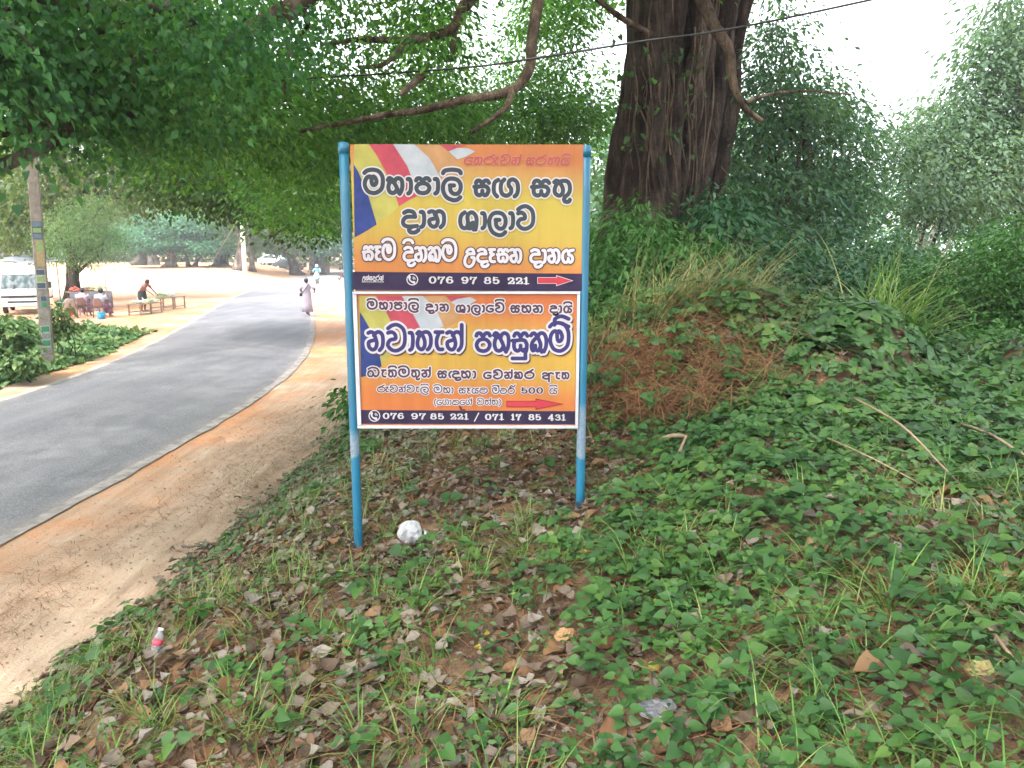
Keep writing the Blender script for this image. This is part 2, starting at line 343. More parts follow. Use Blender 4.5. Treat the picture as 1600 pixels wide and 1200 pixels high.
def asphalt():
    m, nt, P, N, L = mat_new('asphalt')
    a = noise_node(N, L, 45, 5, 0.85); bgn = noise_node(N, L, 0.5, 6, 0.6); st = noise_node(N, L, 0.9, 5, 0.6, stretch=(2.0, 0.12, 1))
    r = ramp(N, [(0.32, (0.05, 0.05, 0.057)), (0.5, (0.118, 0.117, 0.13)), (0.68, (0.225, 0.222, 0.238))]); L.new(a.outputs['Fac'], r.inputs[0])
    r2 = ramp(N, [(0.3, (0.8, 0.8, 0.82)), (0.7, (1.2, 1.18, 1.15))]); L.new(bgn.outputs['Fac'], r2.inputs[0])
    r3 = ramp(N, [(0.3, (0.85, 0.85, 0.86)), (0.7, (1.15, 1.15, 1.14))]); L.new(st.outputs['Fac'], r3.inputs[0])
    x = N.new('ShaderNodeMixRGB'); x.blend_type = 'MULTIPLY'; x.inputs[0].default_value = 1; L.new(r.outputs[0], x.inputs[1]); L.new(r2.outputs[0], x.inputs[2])
    x2 = N.new('ShaderNodeMixRGB'); x2.blend_type = 'MULTIPLY'; x2.inputs[0].default_value = 1; L.new(x.outputs[0], x2.inputs[1]); L.new(r3.outputs[0], x2.inputs[2])
    ac = N.new('ShaderNodeAttribute'); ac.attribute_name = 'across'
    d0 = N.new('ShaderNodeMath'); d0.operation = 'SUBTRACT'; L.new(ac.outputs['Fac'], d0.inputs[0]); d0.inputs[1].default_value = .5
    d1 = N.new('ShaderNodeMath'); d1.operation = 'ABSOLUTE'; L.new(d0.outputs[0], d1.inputs[0])
    sn = noise_node(N, L, 2.2, 7, .7); d2 = N.new('ShaderNodeMath'); d2.operation = 'MULTIPLY_ADD'; L.new(sn.outputs['Fac'], d2.inputs[0]); d2.inputs[1].default_value = .22; L.new(d1.outputs[0], d2.inputs[2])
    dm = N.new('ShaderNodeMapRange'); dm.inputs[1].default_value = .55; dm.inputs[2].default_value = .68; dm.inputs[4].default_value = .5; L.new(d2.outputs[0], dm.inputs[0])
    ds = N.new('ShaderNodeMixRGB'); ds.inputs[2].default_value = (.3, .23, .18, 1); L.new(dm.outputs[0], ds.inputs[0]); L.new(x2.outputs[0], ds.inputs[1])
    # faint tyre polish and tar-filled cracks
    cr = N.new('ShaderNodeTexVoronoi'); cr.feature = 'DISTANCE_TO_EDGE'; cr.inputs['Scale'].default_value = .55; wv = noise_node(N, L, 1.3, 5, .7)
    g2 = N.new('ShaderNodeNewGeometry'); va = N.new('ShaderNodeMixRGB'); va.blend_type = 'ADD'; va.inputs[0].default_value = .9; L.new(g2.outputs['Position'], va.inputs[1]); L.new(wv.outputs['Color'], va.inputs[2]); L.new(va.outputs[0], cr.inputs['Vector'])
    cm = N.new('ShaderNodeMapRange'); cm.inputs[1].default_value = .0; cm.inputs[2].default_value = .008; cm.inputs[3].default_value = .72; cm.inputs[4].default_value = 1; L.new(cr.outputs['Distance'], cm.inputs[0])
    cx = N.new('ShaderNodeMixRGB'); cx.blend_type = 'MULTIPLY'; cx.inputs[0].default_value = 1; L.new(ds.outputs[0], cx.inputs[1]); L.new(cm.outputs[0], cx.inputs[2]); x2 = cx
    L.new(x2.outputs[0], P.inputs['Base Color']); P.inputs['Roughness'].default_value = 0.75; P.inputs['Specular IOR Level'].default_value = 0.35
    b = N.new('ShaderNodeBump'); b.inputs['Strength'].default_value = 0.5; b.inputs['Distance'].default_value = 0.006
    L.new(a.outputs['Fac'], b.inputs['Height']); L.new(b.outputs[0], P.inputs['Normal'])
    return m
tag(strip('road', -40, 380, 0.25, -RW / 2, RW / 2, 0.0, asphalt(), crown=0.03, wob=0.05, n=9), kind='structure')
conc = plain('edge_concrete', (0.21, 0.188, 0.178), 0.9, 0.45, 5, bump=0.3)
tag(strip('road_edge', -40, 200, 0.2, RW / 2 - 0.06, RW / 2 + 0.12, 0.008, conc, wob=0.05), kind='structure')
tag(strip('road_edge', -40, 200, 0.2, -RW / 2 - 0.1, -RW / 2 + 0.05, 0.006, plain('edge_paint', (0.3, 0.26, 0.235), 0.9, 0.3, 4), wob=0.05), kind='structure')

# ------------------------------------------------------------------ lettering: pen strokes grown into clean outlines
G = {}
def gl(name, x0, x1, yb, H, strokes, fixed=None):
    G[name] = ((x1 - x0) / H, [[((x - x0) / H, (yb - y) / H) for (x, y) in s] for s in strokes])
gl('ma', 112, 318, 418, 181, [[(105,165),(140,135),(205,125),(270,145),(312,210),(318,300),(300,370),(250,412),(200,420),(145,395),(112,330),(115,265),(140,222),(170,212),(187,235)], [(187,235),(205,212),(228,225),(245,270),(232,310),(205,318),(190,290),(187,240)]])
gl('ha', 410, 632, 488, 245, [[(405,268),(425,238),(455,246),(475,280),(430,320),(414,400),(435,468),(475,490),(515,478),(548,430)], [(475,280),(510,330),(545,400),(565,460),(590,505)], [(505,315),(530,255),(575,238),(622,275),(632,370),(618,450),(590,500)]])
gl('aa', 672, 722, 457, 245, [[(672,222),(705,225),(722,280),(722,380),(708,445),(680,468)]])
gl('pa', 140, 346, 488, 245, [[(138,275),(155,245),(200,242),(240,285),(280,242),(325,242),(348,275)], [(240,285),(240,320),(180,340),(142,400),(165,465),(215,490),(270,490),(320,465),(345,400),(305,340),(240,320)]])
gl('la', 1050, 1213, 305, 150, [[(1212,352),(1180,378),(1135,380),(1080,350),(1050,290),(1050,220),(1080,170),(1130,155),(1185,170),(1213,215),(1213,270),(1190,310),(1150,315),(1120,285),(1115,228)], [(1112,228),(1152,228)]])
gl('sa', 700, 912, 488, 245, [[(715,278),(735,245),(775,243),(815,285),(855,243),(895,243),(920,278)], [(815,285),(815,335)], [(690,345),(760,342),(815,335),(880,345),(912,400),(890,470),(855,490),(815,465),(770,490),(725,465),(712,400),(728,345)], [(815,465),(815,415)]])
gl('suu', 700, 912, 488, 245, G['sa'] and [[(715,278),(735,245),(775,243),(815,285),(855,243),(895,243),(920,278)], [(815,285),(815,335)], [(690,345),(760,342),(815,335),(880,345),(912,400)], [(875,470),(855,490),(815,465),(770,490),(725,465),(712,400),(728,345)], [(815,465),(815,415)], [(912,400),(905,480),(890,520),(890,598)], [(890,598),(690,598)]])
gl('nga', 412, 718, 458, 196, [[(470,250),(425,285),(412,360),(420,430),(455,475)], [(545,245),(510,290),(500,370),(520,440),(575,465),(625,430),(630,370),(600,320),(610,265),(655,245),(705,285),(718,370),(705,440),(675,475)]])
gl('ga', 500, 718, 458, 196, [[(545,245),(510,290),(500,370),(520,440),(575,465),(625,430),(630,370),(600,320),(610,265),(655,245),(705,285),(718,370),(705,440),(675,475)]])
gl('ta', 808, 1028, 480, 262, [[(805,240),(835,214),(870,237),(905,290),(928,360),(925,430),(890,480),(850,475),(815,430),(812,360),(835,290),(870,245),(930,217),(990,227),(1025,290),(1028,390),(1005,455),(975,485)]])
gl('tu', 808, 1028, 480, 262, [[(805,240),(835,214),(870,237),(905,290),(928,360),(925,430),(890,480),(850,475),(815,430),(812,360),(835,290),(870,245),(930,217),(990,227),(1025,290),(1028,390),(1005,455),(965,500),(945,550),(960,590),(1010,592),(1030,560)]])
gl('da', 100, 222, 305, 160, [[(112,160),(150,141),(203,155),(220,203)], [(220,203),(140,205),(104,240),(108,285),(150,307),(238,302)], [(190,310),(160,338),(175,368),(220,370),(252,345)]])
gl('na', 108, 332, 455, 250, [[(103,218),(140,203),(180,218),(215,290),(235,370),(215,440),(170,462),(122,430),(106,375),(120,345),(160,330),(215,318)], [(190,255),(230,210),(280,206),(322,250),(332,340),(320,420),(280,470)]])
gl('sha', 728, 905, 305, 150, [[(775,152),(738,185),(728,250),(748,302),(790,308),(808,260),(803,200),(820,162),(860,155),(893,195),(897,260),(887,325)], [(795,305),(835,312),(850,262),(868,265),(868,325)]])
gl('va', 1356, 1518, 305, 150, [[(1360,122),(1400,96),(1450,92),(1502,130),(1518,200),(1505,275),(1450,315),(1395,310),(1358,268),(1380,225),(1428,212),(1425,175),(1395,155),(1360,162)]])
gl('ya', 1382, 1518, 322, 155, [[(1435,170),(1395,200),(1382,260),(1400,318),(1435,325),(1458,300),(1458,275)], [(1458,300),(1480,325),(1505,315),(1518,275),(1498,240),(1465,228),(1470,185),(1525,170)]])
gl('ae', 1090, 1205, 480, 250, [[(1090,230),(1205,230)], [(1150,235),(1112,330),(1112,420),(1145,478),(1200,480)]])
gl('aae', 1090, 1205, 480, 250, [[(1090,230),(1205,230)], [(1155,235),(1115,300),(1180,330)], [(1180,330),(1112,380),(1115,450),(1150,480),(1205,480)]])
gl('ka', 978, 1205, 488, 245, [[(972,272),(1000,242),(1035,247),(1058,295),(1000,360),(980,430),(1000,485),(1040,470),(1080,488),(1112,450),(1120,400),(1095,330),(1058,280)], [(1040,470),(1040,415)], [(1112,440),(1138,505)], [(1075,295),(1110,243),(1168,245),(1205,310),(1205,420),(1172,500)]])
gl('u', 105, 235, 322, 155, [[(130,200),(160,168),(210,168),(232,222)], [(232,222),(150,228),(108,290),(110,355),(160,388),(215,355),(235,280),(200,268)]])
gl('tta', 215, 312, 185, 92, [[(222,100),(262,90),(302,108),(312,145),(290,180),(250,188),(215,165),(217,132),(250,122),(280,124)]])
gl('ra', 878, 978, 238, 88, [[(968,108),(935,135),(895,155),(878,195),(895,230),(935,240),(970,220),(978,180),(955,155),(925,150),(900,165)]])
gl('rr', 878, 978, 238, 88, [[(935,130),(895,155),(878,195),(895,230),(935,240),(970,220),(978,180),(955,155),(925,150),(900,165)], [(905,125),(935,100),(965,125),(990,88)]])
gl('ba', 104, 228, 212, 100, [[(108,95),(150,70),(205,85),(228,140),(215,195),(185,212)], [(110,138),(135,122),(160,145),(165,180),(145,208),(112,200),(104,160),(125,125)], [(160,180),(195,212)]])
gl('a', 1105, 1245, 240, 100, [[(1105,162),(1130,142),(1160,152),(1175,182),(1122,195),(1107,222),(1140,244),(1180,238),(1190,200),(1190,165)], [(1190,165),(1215,142),(1245,158)], [(1188,150),(1188,290)]])
gl('nda', 60, 222, 305, 160, [[(95,150),(65,190),(60,245),(80,300)]] + [[(x + 10, y) for (x, y) in s] for s in [[(122,160),(150,141),(203,155),(218,203)], [(218,203),(150,205),(114,240),(118,285),(155,307),(238,302)], [(190,310),(160,338),(175,368),(220,370),(252,345)]]])
gl('nna', 500, 760, 458, 196, [[(505,280),(530,250),(560,270),(520,330),(510,400),(540,455),(590,455),(610,400),(590,330),(565,270)], [(590,300),(620,250),(660,280),(662,380)], [(662,330),(690,250),(735,260),(758,340),(745,430),(720,470)]])
gl('e', 242, 325, 238, 95, [[(325,150),(280,145),(247,170),(244,215),(275,240),(318,233),(325,200),(290,195)]])
gl('ii_ga', 0, 1, 0, 1, [])
gl('dda', 1280, 1380, 355, 78, [[(1290,292),(1310,278),(1330,295),(1290,315),(1283,345),(1310,358),(1345,358)], [(1330,295),(1350,278),(1380,300),(1378,340),(1345,358),(1318,345)]])
gl('(', 985, 1005, 365, 80, [[(1010,265),(990,300),(988,340),(1008,395)]])
gl(')', 500, 525, 365, 80, [[(500,265),(522,300),(524,340),(502,395)]])
def ring(cx, cy, rx, ry, n=20): return [(cx + rx * math.sin(2 * math.pi * i / n), cy + ry * math.cos(2 * math.pi * i / n)) for i in range(n + 1)]
six = [(.62,.86),(.42,1),(.2,.82),(.1,.45),(.2,.1),(.4,0),(.6,.1),(.68,.3),(.58,.52),(.4,.58),(.2,.5),(.12,.34)]
D = {'0': (.76, [ring(.38, .5, .3, .5)]),
     '1': (.6, [[(.3,0),(.3,1)], [(.3,1),(.2,.86),(.06,.84)], [(.02,.02),(.58,.02)]]),
     '2': (.74, [[(.14,.72),(.16,.9),(.38,1),(.6,.9),(.64,.7),(.5,.46),(.14,.06)], [(.1,.05),(.5,.05),(.68,.06),(.72,.26)]]),
     '3': (.74, [[(.14,.8),(.34,1),(.6,.9),(.6,.66),(.32,.54)], [(.32,.54),(.62,.46),(.68,.18),(.42,0),(.12,.16)]]),
     '4': (.76, [[(.5,0),(.5,1)], [(.5,1),(.06,.3)], [(.06,.28),(.74,.28)], [(.34,.02),(.68,.02)]]),
     '5': (.74, [[(.6,.96),(.18,.96)], [(.18,.96),(.16,.5)], [(.16,.5),(.4,.62),(.64,.5),(.66,.2),(.42,0),(.12,.14)]]),
     '6': (.76, [six]), '9': (.76, [[(.78 - x, 1 - y) for (x, y) in six]]),
     '7': (.74, [[(.1,.72),(.12,.94)], [(.12,.95),(.7,.95)], [(.7,.95),(.46,.5),(.36,0)]]),
     '8': (.76, [ring(.38, .77, .24, .23), ring(.38, .27, .3, .27)]),
     '/': (.5, [[(.05,-.25),(.5,1.1)]])}
def cat_rom(p, n=8):
    if len(p) < 3: 
        a, b = p; return [(a[0] + (b[0] - a[0]) * i / 12, a[1] + (b[1] - a[1]) * i / 12) for i in range(13)]
    q = [p[0]] + list(p) + [p[-1]]
    if p[0] == p[-1]: q = [p[-2]] + list(p) + [p[1]]
    out = []
    for i in range(1, len(q) - 2):
        for k in range(n):
            t = k / n; r = []
            for d in (0, 1):
                a, b, c, e = q[i - 1][d], q[i][d], q[i + 1][d], q[i + 2][d]
                r.append(0.5 * (2 * b + (c - a) * t + (2 * a - 5 * b + 4 * c - e) * t * t + (-a + 3 * b - 3 * c + e) * t ** 3))
            out.append(tuple(r))
    out.append(q[-2]); return out
def word(seq, x0, x1, base, top, wpx, digits=False, slant=0.0, contrast=0.0):
    """photo-pixel strokes of one word: list of (points, radius per point)"""
    Hs = base - top - wpx; gap = wpx / Hs * 0.75 - 0.1 if digits else wpx / Hs * 1.0 + 0.05
    pen = 0.0; items = []
    for g in seq:
        marks = g.split('+'); b = marks[0]
        adv, st = (D if digits else G)[b]
        ss = [list(s) for s in st]
        for mk in marks[1:]:
            if mk == 'i': ss.append([(-.02, 1.38), (.1, 1.55), (adv / 2, 1.62), (adv - .1, 1.55), (adv + .02, 1.38)])
            if mk == 'iv': ss.append([(-.02, 1.72), (.1, 1.9), (adv / 2, 1.95), (adv - .1, 1.9), (adv + .02, 1.72)])
            if mk == 'hal': ss.append([(adv, .72), (adv, 1.42)])
            if mk == 'halm': ss += [[(.05, 1.5), (adv * .45, 1.62), (adv, 1.4)], [(.25, 1.5), (.3, 1.85), (adv * .6, 2.0), (adv, 1.85)]]
            if mk == 'halr': ss.append([(adv * .4, 1.25), (adv * .55, 1.5), (adv * .75, 1.3), (adv, 1.62)])
            if mk == 'u': ss.append([(adv, .1), (adv - .1, -.3), (adv + .12, -.3)])
            if mk == 'ru': ss.append([(adv + .12, .95), (adv + .45, .98), (adv + .2, .5), (adv + .2, .1), (adv + .5, .02)])
        if 'ru' in marks: adv += .5
        items.append((pen, ss)); pen += adv + gap
    tot = pen - gap; sx = (x1 - x0 - wpx) / tot
    out = []
    for (px_, ss) in items:
        for s in ss:
            pts = cat_rom(s); P = []
            for (a, b) in pts:
                yy = base - wpx / 2 - b * Hs
                P.append((x0 + wpx / 2 + (px_ + a) * sx + slant * (base - yy), yy))
            rad = []
            for i in range(len(P)):
                dx = P[min(i + 1, len(P) - 1)][0] - P[max(i - 1, 0)][0]; dy = P[min(i + 1, len(P) - 1)][1] - P[max(i - 1, 0)][1]
                v = abs(dy) / (math.hypot(dx, dy) + 1e-9); rad.append(wpx / 2 * (1 - contrast + contrast * v))
            out.append((P, rad))
    return out
YS = 3.9                                    # sign stands at this distance
PX = YS / F_PX * 1.0                        # metres per photo pixel on the panel, near enough
def to_plane(px, py):
    p = at(px, py, YS); return p.x, p.z
def grow(strokes, extra_px, y, name, mat, parent, origin, dx=0.0, dz=0.0, cell=0.0016):
    """outline of all strokes widened by extra_px, as one flat sheet at depth y"""
    S = []
    for P, rad in strokes:
        last = None
        for i, ((px, py), r) in enumerate(zip(P, rad)):
            X, Z = to_plane(px, py); r2 = (r + extra_px) * PX
            if last is not None:
                d = math.hypot(X - last[0], Z - last[1]); m = max(1, int(d / (0.3 * max(r2, 0.002))))
                for j in range(1, m + 1):
                    t = j / m; S.append((last[0] + (X - last[0]) * t, last[1] + (Z - last[1]) * t, last[2] + (r2 - last[2]) * t))
            else: S.append((X, Z, r2))
            last = (X, Z, r2)
    S = np.array(S); rm = S[:, 2].max() + 3 * cell
    x0, z0 = S[:, 0].min() - rm, S[:, 1].min() - rm
    nx = int((S[:, 0].max() + rm - x0) / cell) + 2; nz = int((S[:, 1].max() + rm - z0) / cell) + 2
    Fd = np.full((nz, nx), -1.0)
    for (X, Z, r) in S:
        i0 = max(0, int((X - r - 2 * cell - x0) / cell)); i1 = min(nx, int((X + r + 2 * cell - x0) / cell) + 2)
        j0 = max(0, int((Z - r - 2 * cell - z0) / cell)); j1 = min(nz, int((Z + r + 2 * cell - z0) / cell) + 2)
        xx = x0 + np.arange(i0, i1) * cell - X; zz = z0 + np.arange(j0, j1) * cell - Z
        d = r - np.sqrt(xx[None] ** 2 + zz[:, None] ** 2); np.maximum(Fd[j0:j1, i0:i1], d, out=Fd[j0:j1, i0:i1])
    Fd = np.where(np.abs(Fd) < 1e-7, 1e-7, Fd)
    ins = Fd > 0; full = ins[:-1, :-1] & ins[1:, :-1] & ins[:-1, 1:] & ins[1:, 1:]; anyi = ins[:-1, :-1] | ins[1:, :-1] | ins[:-1, 1:] | ins[1:, 1:]
    vs_, fs = [], []
    def add(poly):
        b = len(vs_); vs_.extend([(x0 + p * cell + dx - origin[0], y - origin[1], z0 + q * cell + dz - origin[2]) for (p, q) in poly]); fs.append(list(range(b, b + len(poly))))
    for j in range(nz - 1):
        row = full[j]; i = 0
        idx = np.flatnonzero(np.diff(np.concatenate([[0], row.astype(np.int8), [0]])))
        for a, b in zip(idx[::2], idx[1::2]): add([(a, j), (b, j), (b, j + 1), (a, j + 1)])
        for i in np.flatnonzero(anyi[j] & ~row):
            cs = [(i, j), (i + 1, j), (i + 1, j + 1), (i, j + 1)]; vv = [Fd[q, p] for (p, q) in cs]; poly = []
            for k in range(4):
                a, b = vv[k], vv[(k + 1) % 4]
                if a > 0: poly.append(cs[k])
                if (a > 0) != (b > 0):
                    t = a / (a - b); poly.append((cs[k][0] + (cs[(k + 1) % 4][0] - cs[k][0]) * t, cs[k][1] + (cs[(k + 1) % 4][1] - cs[k][1]) * t))
            if len(poly) > 2: add(poly)
    me = bpy.data.meshes.new(name); me.from_pydata(vs_, [], fs); me.update()
    return link_mesh(name, me, mat, parent)
def flat_poly(pts, y, name, mat, parent, origin):
    vs_ = []
    for (a, b) in pts: X, Z = to_plane(a, b); vs_.append((X - origin[0], y - origin[1], Z - origin[2]))
    me = bpy.data.meshes.new(name); me.from_pydata(vs_, [], [list(range(len(pts)))]); me.update()
    return link_mesh(name, me, mat, parent)
def ink(name, col, var=0.06, rough=0.7): return plain(name, col, rough, var, 9, spec=0.1)
SAT = 1
K = {'charcoal': ink('print_charcoal', (0.032, 0.040, 0.049)), 'white': ink('print_white', (0.342, 0.333, 0.351)), 'purple': ink('print_purple', (0.065, 0.039, 0.057)),
     'navy': ink('print_navy', (0.030, 0.026, 0.090)), 'band': ink('print_band', (0.023, 0.017, 0.039), 0.25), 'red': ink('print_red', (0.294, 0.032, 0.045)),
     'maroon': ink('print_maroon', (0.143, 0.013, 0.009)), 'script': ink('print_script', (0.238, 0.053, 0.052)), 'scriptedge': ink('print_script_edge', (0.294, 0.133, 0.086)),
     'fblue': ink('flag_blue', (0.023, 0.036, 0.128), 0.3), 'fyel': ink('flag_yellow', (0.238, 0.223, 0.062), 0.15), 'fred': ink('flag_red', (0.261, 0.045, 0.065), 0.2),
     'fwhite': ink('flag_white', (0.238, 0.261, 0.285), 0.15), 'fora': ink('flag_orange', (0.261, 0.148, 0.071), 0.15), 'shade': ink('print_drop', (0.065, 0.032, 0.039)),
     'brown': ink('print_brown', (0.055, 0.030, 0.049))}
def panel_mat(name, stops):
    m, nt, P, N, L = mat_new(name)
    tc = N.new('ShaderNodeTexCoord'); sp = N.new('ShaderNodeSeparateXYZ'); L.new(tc.outputs['Generated'], sp.inputs[0])
    # the printed tint runs slightly slanted, with faint vertical rain streaks
    ma = N.new('ShaderNodeMath'); ma.operation = 'MULTIPLY_ADD'; ma.inputs[1].default_value = 0.12; L.new(sp.outputs[0], ma.inputs[0]); L.new(sp.outputs[2], ma.inputs[2])
    r = ramp(N, stops); L.new(ma.outputs[0], r.inputs[0])
    n = noise_node(N, L, 14, 5, 0.6, stretch=(1.2, 1, 0.05)); r2 = ramp(N, [(0.3, (0.88, 0.86, 0.86)), (0.6, (1.03, 1.03, 1.03))]); L.new(n.outputs['Fac'], r2.inputs[0])
    x = N.new('ShaderNodeMixRGB'); x.blend_type = 'MULTIPLY'; x.inputs[0].default_value = 0.8; L.new(r.outputs[0], x.inputs[1]); L.new(r2.outputs[0], x.inputs[2])
    L.new(x.outputs[0], P.inputs['Base Color']); P.inputs['Roughness'].default_value = 0.7; P.inputs['Specular IOR Level'].default_value = 0.1
    return m
def post_mat(name, z_bare0, z_bare1):
    m, nt, P, N, L = mat_new(name)
    g = N.new('ShaderNodeNewGeometry'); sp = N.new('ShaderNodeSeparateXYZ'); L.new(g.outputs['Position'], sp.inputs[0])
    n = noise_node(N, L, 5, 6, 0.7, stretch=(1, 1, 0.35)); n2 = noise_node(N, L, 70, 3)
    blue = ramp(N, [(0.3, (0.006, 0.078, 0.145)), (0.7, (0.01, 0.125, 0.215))]); L.new(n.outputs['Fac'], blue.inputs[0])
    pale = ramp(N, [(0.35, (0.09, 0.145, 0.2)), (0.65, (0.16, 0.21, 0.25))]); L.new(n2.outputs['Fac'], pale.inputs[0])
    jig = N.new('ShaderNodeMath'); jig.operation = 'MULTIPLY_ADD'; jig.inputs[1].default_value = 0.2; L.new(n.outputs['Fac'], jig.inputs[0]); L.new(sp.outputs[2], jig.inputs[2])
    a = N.new('ShaderNodeMapRange'); a.inputs[1].default_value = z_bare0 + 0.1; a.inputs[2].default_value = z_bare0 + 0.11; L.new(jig.outputs[0], a.inputs[0])
    b = N.new('ShaderNodeMapRange'); b.inputs[1].default_value = z_bare1 + 0.1; b.inputs[2].default_value = z_bare1 + 0.16; b.inputs[3].default_value = 1; b.inputs[4].default_value = 0; L.new(jig.outputs[0], b.inputs[0])
    mu = N.new('ShaderNodeMath'); mu.operation = 'MULTIPLY'; L.new(a.outputs[0], mu.inputs[0]); L.new(b.outputs[0], mu.inputs[1])
    x = N.new('ShaderNodeMixRGB'); L.new(mu.outputs[0], x.inputs[0]); L.new(blue.outputs[0], x.inputs[1]); L.new(pale.outputs[0], x.inputs[2])
    L.new(x.outputs[0], P.inputs['Base Color']); P.inputs['Roughness'].default_value = 0.4
    return m

def build_sign():
    O = at(731, 830, YS); O.z = 1.15
    T = empty('signboard', O, 'yellow and orange roadside signboard on two blue pipe posts', 'signboard')
    for (xt, yt, xb, yb_, zz) in ((545, 226, 552, 858, (1.62, 1.72)), (914, 231, 908, 793, (1.62, 1.86))):
        X = (at(xt, yt, YS).x * 0.5 + at(xb, yb_, YS).x * 0.5); zt = at(xt, yt, YS).z; zb = at(xb, yb_, YS).z - 0.25
        p = MB().tube([(X, YS + 0.005, zb + (zt - zb) * i / 10) for i in range(11)], 0.0245, 20).build('post', post_mat('post_paint', *zz), T, True, origin=O)
        MB().tube([(X, YS + 0.005, zt - 0.045), (X, YS + 0.005, zt + 0.008), (X, YS + 0.005, zt + 0.012)], [0.027, 0.027, 0.02], 20).build('cap', post_mat('cap_paint', 0, 0.1), p, True, origin=O)
    # upper panel
    x0 = at(552, 340, YS).x; x1 = at(909.5, 340, YS).x; zt = at(731, 226.5, YS).z; zb = at(731, 453.5, YS).z
    up = MB().box(((x0 + x1) / 2, YS - 0.008, (zt + zb) / 2), (x1 - x0, 0.016, zt - zb)).build('upper_panel', panel_mat('poster_upper', [(0.0, (0.3, 0.105, 0.04)), (0.25, (0.31, 0.135, 0.045)), (0.45, (0.29, 0.215, 0.048)), (0.72, (0.285, 0.23, 0.05)), (0.9, (0.29, 0.16, 0.06)), (1.0, (0.29, 0.11, 0.045))]), T, origin=O)
    y = YS - 0.0165; st = 0.0007
    def fl(pts, col, yy, name, sc_=3.902, ox=530, oy=210): return flat_poly([(ox + a / sc_, oy + b / sc_) for (a, b) in pts], yy, name, K[col], up if oy == 210 else lo, O)
    fl([(95,62),(190,62),(240,150),(300,270),(350,400),(368,440),(300,500),(240,545),(225,520),(180,370),(120,235),(95,190)], 'fyel', y, 'flag_stripe')
    fl([(92,185),(122,232),(180,370),(232,550),(160,595),(98,628)], 'fblue', y - st, 'flag_stripe')
    fl([(182,62),(332,62),(420,195),(482,375),(430,400),(368,438),(340,350),(290,235),(235,130)], 'fred', y - st, 'flag_stripe')
    fl([(332,62),(462,64),(555,150),(612,250),(645,330),(560,355),(482,375),(455,290),(418,195)], 'fwhite', y - st * 2, 'flag_stripe')
    fl([(462,64),(622,66),(690,130),(748,215),(700,300),(645,330),(610,245),(555,150)], 'fora', y - st, 'flag_stripe')
    fl([(615,66),(775,70),(720,85),(668,105)], 'fred', y - st * 2, 'flag_stripe')
    fl([(668,107),(720,86),(790,88),(830,108),(770,140),(722,156)], 'fwhite', y - st * 3, 'flag_stripe')
    flat_poly([(552.5, 424.5), (909, 427.5), (909, 454), (552.5, 452.8)], y - st, 'number_band', K['band'], up, O)
    def line(ws, parent, layers, **kw):
        strokes = []
        for wd in ws: strokes += word(*wd, **kw)
        for (extra, col, k, dx, dz) in layers: grow(strokes, extra, y - st * k, 'lettering', K[col], parent, O, dx, dz)
    A2 = [(['ma','ha','aa','pa','aa','la+i'], 568.2, 723, 305, 276.3, 6.5), (['sa','nga'], 739.3, 812.6, 308.6, 279.8, 6.4), (['sa','tu'], 829, 893, 309, 280, 6.4),
          (['da','aa','na'], 627.2, 697.6, 357, 327.4, 6.4), (['sha','aa','la','aa','va'], 716.3, 836.3, 358.9, 329.4, 6.4)]
    line(A2, up, [(2.0, 'white', 4, 0, 0), (0, 'charcoal', 5, 0, 0)])
    A4 = [(['sa','aae','ma'], 567, 620, 407.6, 383.4, 4.6), (['da+i','na','ka','ma'], 629.6, 715, 409, 384.6, 4.6), (['u','da','aae','sa','na'], 724.5, 816, 411, 387.6, 4.6), (['da','aa','na','ya'], 826.6, 896.7, 411.6, 388.2, 4.6)]
    line(A4, up, [(1.7, 'purple', 4, 0, 0), (0, 'white', 5, 0, 0)])
    A1 = [(['e','ta','ra+ru','va','na+hal'], 724, 812, 258, 245.5, 2.4), (['sa','ra','nna','ya+i'], 820, 888, 259, 246.5, 2.4)]
    line(A1, up, [(0.9, 'scriptedge', 3, 0, 0), (0, 'script', 4, 0, 0)], slant=0.22)
    line([(['u','ta+hal','sa','da','ra','na+hal'], 567, 600, 438, 431.5, 1.1)], up, [(0, 'white', 3, 0, 0)])
    line([(list('0000000000'), 566, 601, 441.3, 439.0, 0.5)], up, [(0, 'white', 3, 0, 0)], digits=True)
    A5 = [(list('076'), 669.4, 710, 443.6, 431, 3.1), (list('97'), 719.7, 746.4, 444, 431.4, 3.1), (list('85'), 755.2, 781.4, 444.3, 431.8, 3.1), (list('221'), 791.3, 828, 444.8, 432.4, 3.1)]
    line(A5, up, [(0, 'white', 3, 0, 0)], digits=True, contrast=0.6)
    def phone(cx, cy, r, parent):
        s = [([(cx + a, cy - b) for (a, b) in ring(0, 0, r, r)], [0.75] * 21)]
        c = cat_rom([(cx - r * .52, cy - r * .45), (cx - r * .5, cy + r * .0), (cx - r * .2, cy + r * .35), (cx + r * .3, cy + r * .52)])
        n = len(c); s.append((c, [1.0 + 1.1 * abs(2 * i / (n - 1) - 1) ** 2 for i in range(n)]))
        for q in (0.28, 0.52):
            c = [(cx + r * (.02 + q * math.sin(a)), cy - r * (.02 + q * math.cos(a)) + r * .05) for a in np.linspace(0.15, 1.45, 8)]; s.append((c, [0.55] * 8))
        grow(s, 0, y - st * 3, 'phone_symbol', K['white'], parent, O)
    phone(645, 436.6, 8.4, up)
